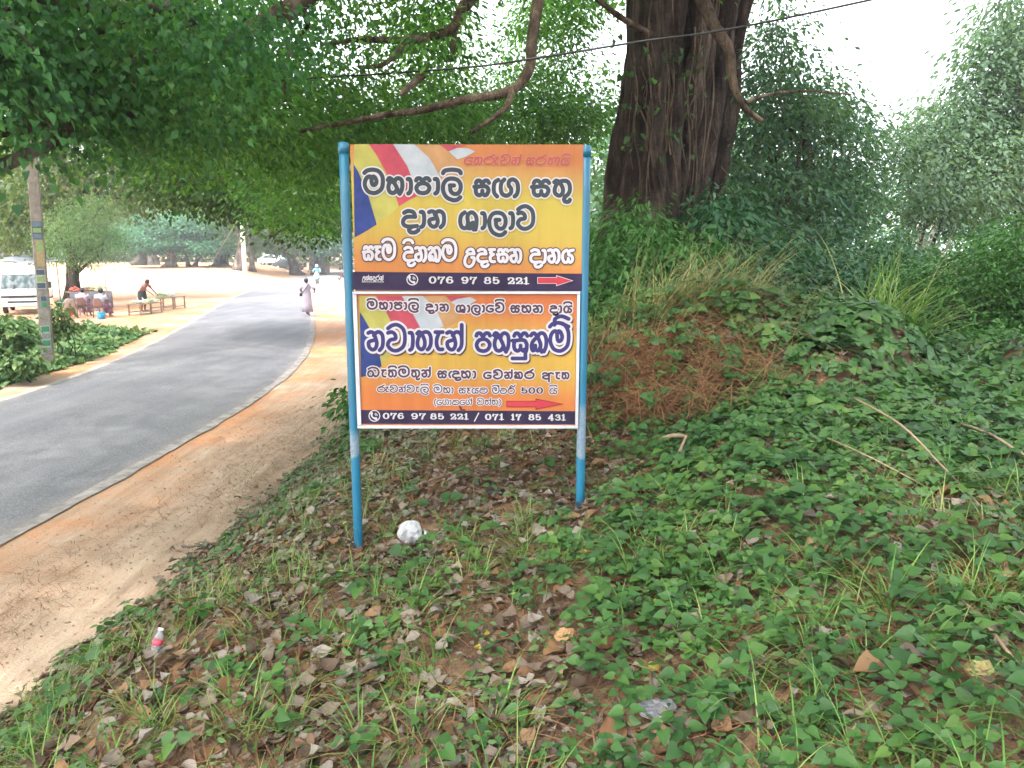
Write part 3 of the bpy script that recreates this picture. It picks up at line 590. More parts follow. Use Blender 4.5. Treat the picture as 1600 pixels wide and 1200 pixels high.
    def arrow(xa, xh, xb, yt, yst, ysb, yb_, c_in, c_out, parent, e=1.0):
        flat_poly([(xa - e, yst - e), (xh - e, yst - e), (xh - e, yt - 1.6 * e), (xb + 3 * e, (yt + yb_) / 2), (xh - e, yb_ + 1.6 * e), (xh - e, ysb + e), (xa - e, ysb + e)][::-1], y - st * 3, 'arrow', K[c_out], parent, O)
        flat_poly([(xa, yst), (xh, yst), (xh, yt), (xb, (yt + yb_) / 2), (xh, yb_), (xh, ysb), (xa, ysb)][::-1], y - st * 4, 'arrow', K[c_in], parent, O)
    arrow(840.2, 869.5, 893, 431, 433.8, 442.3, 445.6, 'red', 'white', up, 0.8)
    # lower panel in its white frame
    x0 = at(562.5, 560, YS).x; x1 = at(899.5, 560, YS).x; zt = at(731, 459.5, YS).z; zb = at(731, 663, YS).z
    global lo
    lo = MB().box(((x0 + x1) / 2, YS - 0.008, (zt + zb) / 2), (x1 - x0, 0.016, zt - zb)).build('lower_panel', panel_mat('poster_lower', [(0.0, (0.32, 0.095, 0.035)), (0.3, (0.33, 0.115, 0.038)), (0.5, (0.31, 0.19, 0.042)), (0.74, (0.31, 0.205, 0.042)), (0.92, (0.31, 0.12, 0.042)), (1.0, (0.31, 0.095, 0.038))]), T, origin=O)
    X0 = at(556, 560, YS).x; X1 = at(904.5, 560, YS).x; ZT = at(731, 455.2, YS).z; ZB = at(731, 668, YS).z; yf = YS - 0.012
    fr = MB()
    fr.box(((X0 + X1) / 2, yf, (ZT + zt) / 2 + .0005), (X1 - X0, 0.03, ZT - zt - .001)); fr.box(((X0 + X1) / 2, yf, (ZB + zb) / 2 - .0005), (X1 - X0, 0.03, zb - ZB - .001))
    fr.box(((X0 + x0) / 2 - .0005, yf, (zt + zb) / 2), (x0 - X0 - .001, 0.028, zt - zb - .001)); fr.box(((X1 + x1) / 2 + .0005, yf, (zt + zb) / 2), (X1 - x1 - .001, 0.028, zt - zb - .001))
    fr.build('panel_frame', plain('frame_white', (0.36, 0.36, 0.385), 0.4, 0.12, 8), T, bevel=0.002, origin=O)
    LW = dict(sc_=3.902, ox=530, oy=420)
    fl([(128,165),(235,165),(300,280),(340,370),(350,470),(300,540),(255,590),(250,520),(205,400),(150,300),(128,262)], 'fyel', y, 'flag_stripe', **LW)
    fl([(130,262),(155,300),(205,390),(250,520),(262,590),(200,640),(136,658)], 'fblue', y - st, 'flag_stripe', **LW)
    fl([(228,165),(385,165),(440,250),(498,360),(420,372),(338,365),(300,280)], 'fred', y - st, 'flag_stripe', **LW)
    fl([(385,165),(512,165),(590,240),(640,350),(570,372),(498,360),(440,250)], 'fwhite', y - st * 2, 'flag_stripe', **LW)
    fl([(512,165),(655,165),(725,235),(735,300),(690,340),(640,350),(590,240)], 'fora', y - st, 'flag_stripe', **LW)
    fl([(650,165),(790,165),(720,182),(684,200)], 'fred', y - st * 2, 'flag_stripe', **LW)
    fl([(684,201),(725,182),(800,172),(840,190),(780,225),(735,240)], 'fwhite', y - st * 3, 'flag_stripe', **LW)
    flat_poly([(564, 639.5), (898.2, 641.5), (897.6, 662), (565, 661)], y - st, 'number_band', K['band'], lo, O)
    B1 = [(['ma','ha','aa','pa','aa','la+i'], 574, 655.3, 483.6, 471, 3.0), (['da','aa','na'], 664.9, 702, 486.4, 473.8, 3.0), (['sha','aa','la','aa','e','va+iv'], 712.2, 788.4, 487.8, 475.4, 3.0), (['sa','ha','na'], 797, 848, 488.7, 475.9, 3.0), (['da','aa','ya+i'], 858, 893.7, 488.9, 476.2, 3.0)]
    line(B1, lo, [(1.6, 'white', 4, 0, 0), (0, 'brown', 5, 0, 0)])
    B2 = [(['na','va','aa','ta','ae','na+hal'], 574, 725, 548, 515.2, 6.2), (['pa','ha','suu','ka','ma+halm'], 741.7, 891, 550.3, 517.3, 6.2)]
    line(B2, lo, [(3.0, 'shade', 4, 0.006, -0.008), (3.2, 'white', 5, 0, 0), (0, 'navy', 6, 0, 0)])
    B3 = [(['ba','ae','ta+i','ma','tu','na+hal'], 574.6, 674, 589, 576, 3.0), (['sa','nda','ha','aa'], 683.5, 744.3, 590.5, 577.8, 3.0), (['e','va','na+hal','ka','ra'], 755, 835.2, 591.4, 579.4, 3.0), (['a','ae','ta'], 846.4, 889.4, 592, 580, 3.0)]
    line(B3, lo, [(1.6, 'white', 4, 0, 0), (0, 'brown', 5, 0, 0)])
    B4 = [(['ra+ru','va','na+hal','va','ae','la+i'], 590, 670.5, 612, 603, 1.7), (['ma','ha','aa'], 678, 709, 613.5, 604, 1.7), (['sa','aae','ya','tta'], 717, 762.5, 614, 604.5, 1.7), (['ma+i','tta','rr'], 769, 804.5, 614.5, 605, 1.7), (['ya+i'], 858, 870.5, 614.8, 605, 1.7),
          (['(','e','ga','aa','dda','e','ga+hal'], 678.5, 738, 631.5, 623.3, 1.4), (['va','ta+hal','ta',')'], 745, 783.5, 631.5, 623.3, 1.4)]
    line(B4, lo, [(1.3, 'white', 4, 0, 0), (0, 'brown', 5, 0, 0)])
    st5 = word(list('500'), 812.5, 849.5, 614.8, 603.4, 3.0, digits=True, contrast=0.5)
    grow(st5, 1.1, y - st * 4, 'lettering', K['white'], lo, O); grow(st5, 0, y - st * 5, 'lettering', K['brown'], lo, O)
    arrow(792.2, 837.5, 878, 623, 626.3, 634.2, 637.6, 'red', 'maroon', lo, 0.9)
    B6 = [(list('076'), 598, 633, 654.3, 643.2, 2.9), (list('97'), 641.8, 666.8, 654.7, 643.6, 2.9), (list('85'), 671.8, 695, 655, 643.9, 2.9), (list('221'), 702.5, 733.8, 655.3, 644.2, 2.9), (['/'], 740, 749, 655.5, 644.4, 1.8), (list('071'), 757, 788.8, 655.8, 644.7, 2.9), (list('17'), 797, 815, 656, 645, 2.9), (list('85'), 824.5, 846, 656.3, 645.2, 2.9), (list('431'), 855, 885, 656.7, 645.6, 2.9)]
    line(B6, lo, [(0, 'white', 3, 0, 0)], digits=True, contrast=0.6)
    phone(586, 648.6, 8.4, lo)
    flat_poly([(717, 633), (721, 634), (723, 638), (727, 638), (728, 641), (722, 642), (719, 639)][::-1], y - st * 3, 'mud_mark', K['shade'], lo, O)
    # rear bracing that carries the panels
    for zz in (at(731, 262, YS).z, at(731, 452, YS).z - 0.02, at(731, 655, YS).z):
        MB().box((O.x, YS + 0.02, zz), (1.2, 0.025, 0.025)).build('cross_bar', plain('bar_steel', (0.2, 0.2, 0.22), 0.6), T, origin=O)
build_sign()

# ------------------------------------------------------------------ leaves
def unit(a): return a / (np.linalg.norm(a, axis=-1, keepdims=True) + 1e-9)
T_DIAMOND = (np.array([(0, 0, 0), (0.45, 0.3, 0.06), (1, 0, -0.06), (0.45, -0.3, 0.06)]), np.array([(0, 1, 2), (0, 2, 3)]))
T_OVAL = (np.array([(0, 0, 0), (0.25, 0.2, 0.05), (0.65, 0.2, 0.03), (1, 0, -0.1), (0.65, -0.2, 0.03), (0.25, -0.2, 0.05), (0.45, 0, 0)]), np.array([(0, 1, 6), (1, 2, 6), (2, 3, 6), (3, 4, 6), (4, 5, 6), (5, 0, 6)]))
T_HEART = (np.array([(0, 0, 0), (-0.12, 0.22, 0.06), (0.08, 0.43, 0.13), (0.4, 0.39, 0.10), (0.72, 0.18, 0.0), (1.0, 0, -0.1), (0.72, -0.18, 0.0), (0.4, -0.37, 0.12), (0.08, -0.42, 0.11), (-0.12, -0.22, 0.06), (0.35, 0, -0.02), (0.7, 0, -0.05)]),
           np.array([(0, 1, 10), (1, 2, 10), (2, 3, 10), (3, 4, 10), (4, 11, 10), (4, 5, 11), (5, 6, 11), (6, 10, 11), (6, 7, 10), (7, 8, 10), (8, 9, 10), (9, 0, 10)]))
T_LANCE = (np.array([(0, 0, 0), (0.3, 0.12, 0.04), (0.65, 0.1, 0.0), (1, 0, -0.14), (0.65, -0.1, 0.0), (0.3, -0.12, 0.04)]), np.array([(0, 1, 5), (1, 2, 4), (1, 4, 5), (2, 3, 4)]))
def t_dry(curl, fold, wv):
    v, f = [], []
    for i, t in enumerate(np.linspace(0, 1, 6)):
        wd = (0.02, 0.27, 0.35, 0.29, 0.15, 0.01)[i] * (1 + wv)
        for s in (-1, -0.5, 0, 0.5, 1):
            v.append((t, s * wd * math.cos(fold * abs(s)), curl * (t - 0.5) ** 2 * 2 + wd * abs(s) * math.sin(fold * abs(s)) + wv * math.sin(7 * t + 4 * s) * 0.5))
    for i in range(5):
        for j in range(4):
            a = i * 5 + j; f += [(a, a + 1, a + 6), (a, a + 6, a + 5)]
    return np.array(v), np.array(f)
def leaf_mesh(name, P, A, Nn, S, T):
    tv, tf = T; A = unit(A); Nn = unit(Nn - A * np.sum(A * Nn, -1, keepdims=True)); B = np.cross(Nn, A); S = np.asarray(S)[:, None, None]
    V = P[:, None] + S * (tv[None, :, 0, None] * A[:, None] + tv[None, :, 1, None] * B[:, None] + tv[None, :, 2, None] * Nn[:, None])
    F = (np.arange(len(P))[:, None, None] * len(tv) + tf[None])
    return mesh_np(name, V.reshape(-1, 3), F.reshape(-1, 3))
def sprays(cent, per, sig, size, droop=0.5, flat=0.6):
    """leaves gathered in sprays round each centre: positions, axes, normals, sizes"""
    n = len(cent) * per; c = np.repeat(cent, per, 0)
    d = rng.normal(0, 1, (n, 3)) * sig * np.array([1, 1, flat]); P = c + d
    A = unit(d * np.array([1, 1, 0.4]) + rng.normal(0, 0.35, (n, 3)) * sig) + np.array([0, 0, -1.0]) * droop * rng.uniform(0.3, 1.6, (n, 1))
    Nn = np.array([0, 0, 1.0]) + rng.normal(0, 0.45, (n, 3))
    return P, A, Nn, size * rng.uniform(0.6, 1.3, n)
def lump_points(lumps, seed=0):
    """sprays' centres: each lump = (px, py, rx, ry, depth, half depth, count)"""
    out = []
    for (cx, cy, rx, ry, d, dd, n) in lumps:
        u = rng.normal(0, 1, (n, 3)); u = unit(u) * (rng.uniform(0.15, 1, (n, 1)) ** 0.45)
        out.append(at_np(cx + u[:, 0] * rx, cy + u[:, 1] * ry, d + u[:, 2] * dd))
    return np.concatenate(out)
def thin_by_noise(P, scale, cut):
    v = vnoise(P[:, 0] * scale + P[:, 2] * scale * 0.7, P[:, 1] * scale * 0.6 + P[:, 2] * scale)
    return P[v > cut]
def crown(parent, O, cents, per, sig, size, T, mat, droop=0.5, flat=0.6, name='crown'):
    P, A, Nn, S = sprays(cents, per, sig, size, droop, flat)
    return link_mesh(name, leaf_mesh(name, P - np.array(O), A, Nn, S, T), mat, parent)
def wander(a, b, n=8, amp=0.08, sag=0.0):
    a = Vector(a); b = Vector(b); L = (b - a).length; out = []; off = Vector((0, 0, 0))
    for i in range(n + 1):
        t = i / n; off = off * 0.8 + Vector([random.gauss(0, amp * L * 0.25) for _ in range(3)])
        out.append(a.lerp(b, t) + off * math.sin(math.pi * t) ** 0.7 + Vector((0, 0, sag * L * math.sin(math.pi * t))))
    return out
def gz(x, y): return float(ground_h(np.array([x]), np.array([y]))[0])

def tree(name, label, base_px, Y, lumps, leaf, trunk_r, trunk_top, cat='tree', per=26, sig=0.35, size=0.1, T=T_DIAMOND, bark='bark_grey', limbs=8, twist=0.06, cut=0.0, droop=0.5, flat=0.6, group='trees', trunk_path=None, extra_limbs=(), flare=1.7, sc_noise=0.8):
    bx = at(base_px, 400, Y).x; O = Vector((bx, Y, gz(bx, Y)))
    t = empty(name, O, label, cat, group=group)
    top = at(*trunk_top)
    path = trunk_path and [at(*q) for q in trunk_path] or wander(O - Vector((0, 0, 0.15)), top, 8, twist)
    mb = MB(); n = len(path)
    mb.tube(path, [trunk_r * (1 - 0.55 * i / (n - 1)) * (flare if i == 0 else (1 + (flare - 1) * 0.3 if i == 1 else 1)) for i in range(n)], 10, wob=0.07)
    cents = lump_points(lumps)
    if cut: cents = thin_by_noise(cents, sc_noise, cut)
    lc = [at(l[0], l[1], l[4]) for l in lumps]
    for i in range(limbs):
        q = random.choice(path[len(path) // 2:]); tgt = Vector(cents[rng.integers(len(cents))]) if i >= len(lc) else lc[i]
        r0 = trunk_r * random.uniform(0.22, 0.42); p = wander(q, tgt, 7, 0.14, 0.04)
        mb.tube(p, [r0 * (1 - 0.8 * k / 7) for k in range(8)], 6)
        for _ in range(3):
            s = random.choice(p[2:]); e = Vector(cents[np.argmin(np.sum((cents[:200] - np.array(s)) ** 2, 1) + rng.uniform(0, 4, len(cents[:200])))])
            mb.tube(wander(s, e, 5, 0.15), [r0 * 0.35 * (1 - 0.75 * k / 5) for k in range(6)], 5)
    for (pts, r0, r1) in extra_limbs:
        pp = [at(*q) for q in pts]; sm = cat3(pp); m = len(sm)
        mb.tube(sm, [r0 + (r1 - r0) * k / (m - 1) for k in range(m)], 9, wob=0.06)
    mb.build('trunk', M[bark], t, True, origin=O)
    crown(t, O, cents, per, sig, size, T, M[leaf], droop, flat)
    return t
def cat3(p, n=6):
    q = [p[0]] + list(p) + [p[-1]]; out = []
    for i in range(1, len(q) - 2):
        for k in range(n):
            t = k / n; a, b, c, e = q[i - 1], q[i], q[i + 1], q[i + 2]
            out.append(0.5 * (2 * b + (c - a) * t + (2 * a - 5 * b + 4 * c - e) * t * t + (-a + 3 * b - 3 * c + e) * t ** 3))
    out.append(p[-1]); return out

# ------------------------------------------------------------------ the great fig behind the sign
def banyan():
    Y = 13.0; bx = at(1040, 400, Y).x; O = Vector((bx, Y, gz(bx, Y)))
    t = empty('fig_tree', O, 'huge old fig tree with fused reddish stems standing behind the sign', 'tree')
    mb = MB()
    stems = [  # (px at foot, px at y=180, px at y=-150, depth, radius px)
        (930, 978, 1000, 13.3, 13), (948, 990, 1012, 13.0, 17), (976, 1000, 1016, 12.6, 15), (1004, 1014, 1030, 12.25, 19), (1030, 1030, 1050, 12.0, 12), (1046, 1050, 1074, 12.3, 16),
        (1062, 1078, 1112, 12.5, 19), (1050, 1084, 1140, 12.9, 13), (1076, 1112, 1170, 13.1, 17), (1090, 1138, 1200, 13.5, 13), (990, 1020, 1044, 13.4, 18), (1038, 1066, 1090, 13.3, 19), (1028, 1084, 1165, 13.6, 13),
        (1015, 1046, 1078, 14.3, 26), (968, 1010, 1036, 14.3, 18), (1000, 1022, 1040, 12.1, 7), (958, 994, 1008, 12.75, 7), (1070, 1100, 1134, 12.4, 7)]
    for (a, b, c, d, r) in stems:
        pts = []; rad = []
        for k in range(15):
            s = k / 14; py = 450 - 640 * s
            px = np.interp(py, [-190, 180, 450], [c, b, a]) + 4 * math.sin(k * 0.9 + a) + random.gauss(0, 1.6)
            pts.append(at(px, py, d + 0.1 * math.sin(k + b))); rad.append(r * d / F_PX * (1.25 - 0.35 * min(1, s * 3) + 0.12 * math.sin(k * 1.3 + c)))
        pts.insert(0, Vector((pts[0].x, pts[0].y, gz(pts[0].x, pts[0].y) - 0.2))); rad.insert(0, rad[0] * 1.4)
        mb.tube(cat3(pts, 3), list(np.interp(np.linspace(0, 1, (len(pts) - 1) * 3 + 1), np.linspace(0, 1, len(pts)), rad)), 12, wob=0.08)
    def limb(pts, r0, r1, wob=0.05):
        sm = cat3([at(*q) for q in pts]); m = len(sm); MB().tube(sm, [r0 + (r1 - r0) * (k / (m - 1)) for k in range(m)], 10, wob=wob).build('branch', M['bark_bough'], t, True, origin=O)
    limb([(985, -260, 12), (900, -120, 10.5), (848, -20, 9.6), (832, 60, 9.3), (826, 110, 9.1), (795, 143, 9.0), (730, 155, 8.9), (660, 172, 8.8), (600, 180, 8.8), (540, 192, 9.0), (470, 205, 9.2)], 0.085, 0.022)
    limb([(800, 142, 9.0), (792, 165, 8.9), (770, 185, 8.8), (735, 207, 8.7)], 0.045, 0.02)
    limb([(1000, -300, 12), (860, -120, 11), (735, 0, 10), (705, 45, 9.8), (640, 62, 9.6), (560, 62, 9.5), (500, 70, 9.5)], 0.1, 0.02)
    limb([(725, 5, 9.9), (712, 40, 10), (706, 95, 10.1)], 0.06, 0.03)
    limb([(640, 62, 9.6), (600, 100, 9.4), (560, 105, 9.3)], 0.04, 0.02)
    limb([(660, 118, 9.0), (640, 135, 8.9), (626, 148, 8.9)], 0.045, 0.03)
    limb([(1080, -60, 11.6), (1098, 0, 11.4), (1118, 45, 11.3), (1138, 75, 11.3), (1143, 115, 11.3), (1150, 145, 11.3), (1165, 170, 11.2), (1192, 190, 11.2)], 0.11, 0.035, 0.1)
    limb([(1165, 160, 11.3), (1200, 148, 11.5), (1260, 142, 12), (1330, 148, 12.5)], 0.03, 0.012)
    limb([(1030, 60, 12.3), (1000, 45, 11.8), (960, 20, 11.2), (900, -30, 10.5)], 0.06, 0.03)
    limb([(600, -120, 9), (470, 0, 8.5), (440, 20, 8.4), (400, 40, 8.3), (330, 75, 8.2), (200, 85, 8.0)], 0.13, 0.05)
    limb([(470, 10, 8.5), (480, 40, 8.6), (450, 90, 8.7), (445, 160, 8.8)], 0.04, 0.015)
    limb([(900, -500, 12), (500, -420, 9), (0, -380, 7), (-500, -350, 6)], 0.25, 0.1)
    limb([(1000, -400, 12.5), (1100, -350, 10), (1200, -500, 8)], 0.2, 0.1)
    mb.build('trunk', M['bark_fig'], t, True, origin=O)
    # crown: sprays thick on the left, opened by gaps where the sky shows in the middle
    L = [(560, 60, 260, 120, 11, 2.5, 230), (430, 190, 170, 95, 12.5, 3, 250), (620, 190, 160, 60, 13.5, 2, 230), (800, 190, 130, 50, 15, 2, 210), (300, 120, 200, 150, 9.5, 2.2, 220),
         (890, 50, 110, 90, 17, 2.5, 330), (760, 80, 190, 110, 17.5, 3, 420), (470, 300, 90, 70, 15, 3, 120), (900, 180, 70, 50, 16, 2, 90), (640, -80, 380, 90, 12, 3, 200), (1000, -90, 260, 60, 13, 3, 160), (1080, 40, 70, 60, 14.8, .8, 40)]
    c = lump_points(L)
    q = np.stack([800 + c[:, 0] / c[:, 1] * F_PX * .985, c[:, 2]], -1)
    for (hx, hy, hr) in ((765, 22, 34), (835, 80, 16), (935, 72, 22), (972, 35, 26), (755, 85, 14), (615, 100, 12), (590, 15, 14), (740, 115, 8), (900, 110, 8)):
        hp = np.array([at(hx, hy, d) for d in (8, 18)]); d0 = (c[:, 1:2] - 8) / 10; line = hp[0] + (hp[1] - hp[0]) * d0
        c = c[np.hypot(c[:, 0] - line[:, 0], c[:, 2] - line[:, 2]) > hr / F_PX * c[:, 1] + 0.16]
    # crown carried on over road and camera, mostly unseen, thickened to block sun
    n = 1500; over = np.stack([rng.uniform(-14, 6, n), rng.uniform(-5, 16, n), rng.uniform(7.8, 12.5, n)], -1)
    crown(t, O, c, 34, 0.3, 0.1, T_OVAL, M['leaf_fig'], 0.6)
    crown(t, O, over, 60, 0.75, 0.2, T_DIAMOND, M['leaf_fig'], 0.3, 0.4)
    for k in range(20):
        x0 = rng.uniform(975, 1130); xx = x0 + rng.normal(0, 8); y0 = rng.uniform(-60, 120); y1 = rng.uniform(200, 370); d = rng.uniform(11.7, 11.95)
        p = [at(x0 + (xx - x0 - (x0 - 1040) * .25) * i / 9 + 4 * math.sin(i * 1.1 + k), y0 + (y1 - y0) * i / 9, d) for i in range(10)]
        MB().tube(cat3(p, 2), rng.uniform(.006, .016), 5).build('aerial_root', M['bark_bough'], t, True, origin=O)
    # climbers on the stems and thin roots that hang free
    for (px, py0, py1, d) in ((1090, 60, 330, 11.9), (1070, 120, 300, 11.9), (1018, 60, 240, 11.95), (1200, 30, 84, 11.5), (1222, 80, 175, 11.4), (1110, 200, 330, 12.0), (1128, 260, 345, 12.1)):
        p = [at(px + 6 * math.sin(k) + random.gauss(0, 3), py0 + (py1 - py0) * k / 8, d - .12) for k in range(9)]
        MB().tube(p, 0.006, 5).build('aerial_root', M['bark_bough'], t, True, origin=O)
    cl = np.array([at(px + rng.normal(0, 8), py + rng.normal(0, 10), d) for (px, py, d) in ([(1000 + rng.uniform(-30, 60), rng.uniform(60, 250), 11.8) for _ in range(22)] + [(1070 + rng.uniform(-15, 30), rng.uniform(80, 220), 11.85) for _ in range(12)])])
    crown(t, O, cl, 3, 0.06, 0.1, T_HEART, M['leaf_vine'], 1.2, name='foliage')
banyan()

# near bo tree whose boughs hang into the top left of the view
tree('bo_tree', 'nearest bo tree, its heart-shaped leaves hanging into the top left corner', -560, 5.0,
     [(60, 60, 190, 110, 6.2, 1.3, 70), (240, 110, 170, 110, 6.6, 1.2, 70), (110, 160, 170, 70, 7.4, 1.5, 75), (-60, 120, 120, 140, 5.2, .9, 50), (330, 40, 160, 80, 7, 1, 45), (230, 185, 150, 50, 8.5, 1.5, 55), (-300, -150, 300, 200, 5, 1.5, 90), (100, -150, 350, 120, 6, 1.6, 130)],
     'leaf_bo', 0.28, (-400, -250, 5.2), per=44, sig=0.3, size=0.058, T=T_HEART, bark='bark_grey', limbs=24, cut=.3, sc_noise=1.6, droop=1.1, group='trees over the road',
     extra_limbs=[([(-300, 200, 5.5), (-60, 140, 5.8), (60, 75, 6.2), (200, 35, 6.6), (330, -10, 7.2)], 0.06, 0.02)])
# roadside tree whose crown closes the view above the road, trunk hidden by the sign
tree('roadside_tree', 'leafy tree arching over the road bend, just left of the sign', 640, 25,
     [(410, 298, 110, 38, 24, 3, 170), (320, 268, 95, 55, 22, 3, 150), (480, 318, 60, 48, 23, 3, 120), (470, 240, 130, 60, 26, 3, 150), (560, 260, 90, 90, 26, 3, 130), (260, 235, 60, 45, 22, 3, 60), (285, 300, 30, 25, 23, 2, 22), (700, 220, 160, 60, 27, 3, 160), (380, 210, 160, 50, 25, 3, 120)],
     'leaf_road', 0.3, (600, 200, 25.5), per=36, sig=0.5, size=0.17, T=T_DIAMOND, bark='bark_grey', limbs=10, droop=0.8, group='trees over the road')
tree('forked_tree', 'tall dark-stemmed tree with a bare forked bough behind the white truck', 106, 43,
     [(60, 300, 110, 60, 42, 4, 120), (170, 290, 90, 45, 44, 4, 60), (40, 350, 60, 45, 41, 3, 70), (110, 220, 150, 60, 44, 4, 150), (230, 270, 50, 50, 45, 4, 50), (215, 320, 25, 25, 44, 2, 14), (0, 330, 70, 60, 42, 3, 70), (80, 120, 200, 70, 44, 6, 190), (230, 190, 130, 50, 47, 5, 120)],  # high lumps behind the near leaves are added to shade the ground beyond
     'leaf_yel', 0.32, (100, 230, 43), per=40, sig=0.75, size=0.26, bark='bark_dark', limbs=4, droop=1.1, group='trees beyond the road',
     extra_limbs=[([(108, 360, 43), (118, 315, 42.8), (132, 300, 42.6), (134, 275, 42.6), (142, 258, 42.6)], 0.5, 0.3), ([(130, 305, 42.6), (150, 298, 42.4), (168, 306, 42.2), (190, 312, 42)], 0.3, 0.08), ([(142, 260, 42.6), (175, 256, 42.4), (205, 262, 42.2)], 0.22, 0.12), ([(108, 345, 43), (80, 330, 42.8), (40, 318, 42.6)], 0.25, 0.1)])
tree('small_tree', 'low rounded light-green tree right beside the white truck', 112, 37,
     [(130, 350, 60, 40, 37, 2.2, 95), (110, 385, 62, 35, 36.5, 2, 90), (160, 380, 40, 38, 37, 2, 70), (150, 325, 40, 25, 37.5, 2, 45), (85, 360, 30, 30, 37, 2, 30)],
     'leaf_verge', 0.3, (115, 385, 37), per=40, sig=0.4, size=0.15, T=T_LANCE, bark='bark_dark', limbs=7, droop=0.7, group='trees beyond the road')
tree('spreading_tree', 'dark green flat-topped tree with a stout single trunk on the far bank', 265, 84,
     [(265, 380, 95, 9, 84, 5, 80), (250, 362, 80, 9, 84, 5, 70), (290, 352, 75, 9, 85, 5, 60), (225, 387, 40, 8, 83, 4, 40), (320, 388, 45, 8, 84, 4, 45), (265, 342, 60, 9, 85, 4, 40), (200, 372, 25, 9, 82, 3, 20)],
     'leaf_blue', 0.55, (267, 365, 84), per=50, sig=0.8, size=0.34, bark='bark_grey', limbs=9, droop=0.15, flat=0.3, group='trees beyond the road', flare=2.0)
def added_shade_tree():  # added out of view so that its crown shades the stall and verge
    O = Vector((-27, 26, 0)); O.z = gz(O.x, O.y); t = empty('added_shade_tree', O, 'large tree added left of the view, its crown shading the stall', 'tree', group='trees over the road')
    mb = MB(); top = O + Vector((1, 1, 9)); p = wander(O - Vector((0, 0, .2)), top, 8, .05); mb.tube(p, [.55 * (1 - .05 * k) for k in range(9)], 12, wob=.06)
    n = 760; c = np.stack([rng.uniform(-34, -9, n), rng.uniform(11, 38, n), rng.uniform(8.5, 13.5, n)], -1); c = c[np.hypot((c[:, 0] + 21.5) / 12.5, (c[:, 1] - 24.5) / 13.5) < 1]
    for i in range(12): e = Vector(c[rng.integers(len(c))]); mb.tube(wander(p[5 + i % 4], e, 6, .12), [.2 * (1 - .13 * k) for k in range(7)], 7)
    mb.build('trunk', M['bark_dark'], t, True, origin=O); crown(t, O, c, 60, .85, .26, T_DIAMOND, M['leaf_road'], .4, .5)
added_shade_tree()
far_trees = [ # px, depth, top px/py, crown lumps, radius, bark, leaf, label
    (216, 96, (228, 380), [(225, 355, 40, 25, 96, 5, 60)], 0.8, 'bark_dark', 'leaf_far', 'leaning dark tree at the left end of the far bank'),
    (238, 100, (240, 375), [(245, 350, 35, 25, 100, 5, 50)], 0.7, 'bark_grey', 'leaf_far', 'thick grey tree between the leaning tree and the flat-topped tree'),
    (294, 88, (290, 388), [(300, 365, 35, 22, 89, 4, 45)], 0.28, 'bark_grey', 'leaf_blue', 'thin stemmed tree just right of the flat-topped tree'),
    (303, 90, (312, 388), [(322, 362, 30, 24, 91, 4, 45)], 0.3, 'bark_grey', 'leaf_far', 'slim curved tree second to the right of the flat-topped tree'),
    (345, 92, (346, 380), [(345, 372, 30, 22, 92, 5, 60)], 0.9, 'bark_dark', 'leaf_blue', 'squat dark shaded tree left of the tall white pole'),
    (372, 80, (374, 325), [(370, 322, 50, 30, 80, 5, 80)], 0.5, 'bark_grey', 'leaf_road', 'tall straight grey trunk touching the white pole from behind'),
    (393, 82, (392, 360), [(400, 365, 30, 25, 82, 4, 45)], 0.3, 'bark_grey', 'leaf_far', 'slender tree just right of the tall white pole'),
    (462, 90, (450, 388), [(440, 368, 45, 26, 90, 5, 80)], 0.75, 'bark_dark', 'leaf_far', 'tree leaning to the left above the bend of the road'),
    (486, 100, (487, 392), [(480, 375, 30, 22, 100, 5, 50)], 0.5, 'bark_grey', 'leaf_far', 'slim upright tree left of the scooter rider'),
    (497, 94, (497, 385), [(500, 372, 40, 24, 94, 5, 70)], 0.8, 'bark_dark', 'leaf_blue', 'dark twin trunk tree directly above the scooter rider'),
    (506, 95, (508, 385), [(525, 372, 35, 26, 95, 5, 60)], 0.7, 'bark_grey', 'leaf_far', 'broad grey tree between the scooter rider and the sign'),
    (428, 104, (430, 390), [(415, 375, 35, 22, 104, 5, 60)], 0.6, 'bark_grey', 'leaf_far', 'pale trunked tree beside the parked cars')]
for (px, Y, tp, lm, r, bk, lf, lab) in far_trees:
    tree('far_tree', lab, px, Y, lm, lf, r, (tp[0], tp[1], Y), per=44, sig=1.0, size=0.42, bark=bk, limbs=4, droop=0.5, group='trees beyond the road', flare=1.6)
# far wood that closes the view
def wood(name, x0, x1, top, bot, d0, d1, n, per, sig, size, mat, cut=0.0):
    px = rng.uniform(x0, x1, n); d = rng.uniform(d0, d1, n); tp = top(px); py = tp + (bot - tp) * rng.uniform(0, 1, n) ** 0.9
    c = at_np(px, py, d)
    if cut: c = thin_by_noise(c, 0.25, cut)
    P, A, Nn, S = sprays(c, per, sig, size, 0.4)
    o = link_mesh(name, leaf_mesh(name, P, A, Nn, S, T_DIAMOND), mat)
    return tag(o, kind='stuff')
o = wood('woodland', -150, 1000, lambda p: 240 + 45 * vnoise(p / 60, p * 0 + 2) , 408, 112, 135, 1500, 40, 2.2, 0.9, M['leaf_far'])
tag(o, 'hazy green woodland closing the view beyond the road', 'woodland')
for (px, Y, r) in ((180, 118, .4), (330, 120, .4), (356, 116, .35), (410, 118, .4), (440, 116, .4), (472, 118, .3), (520, 118, .4), (70, 116, .4), (205, 120, .5)):
    pass

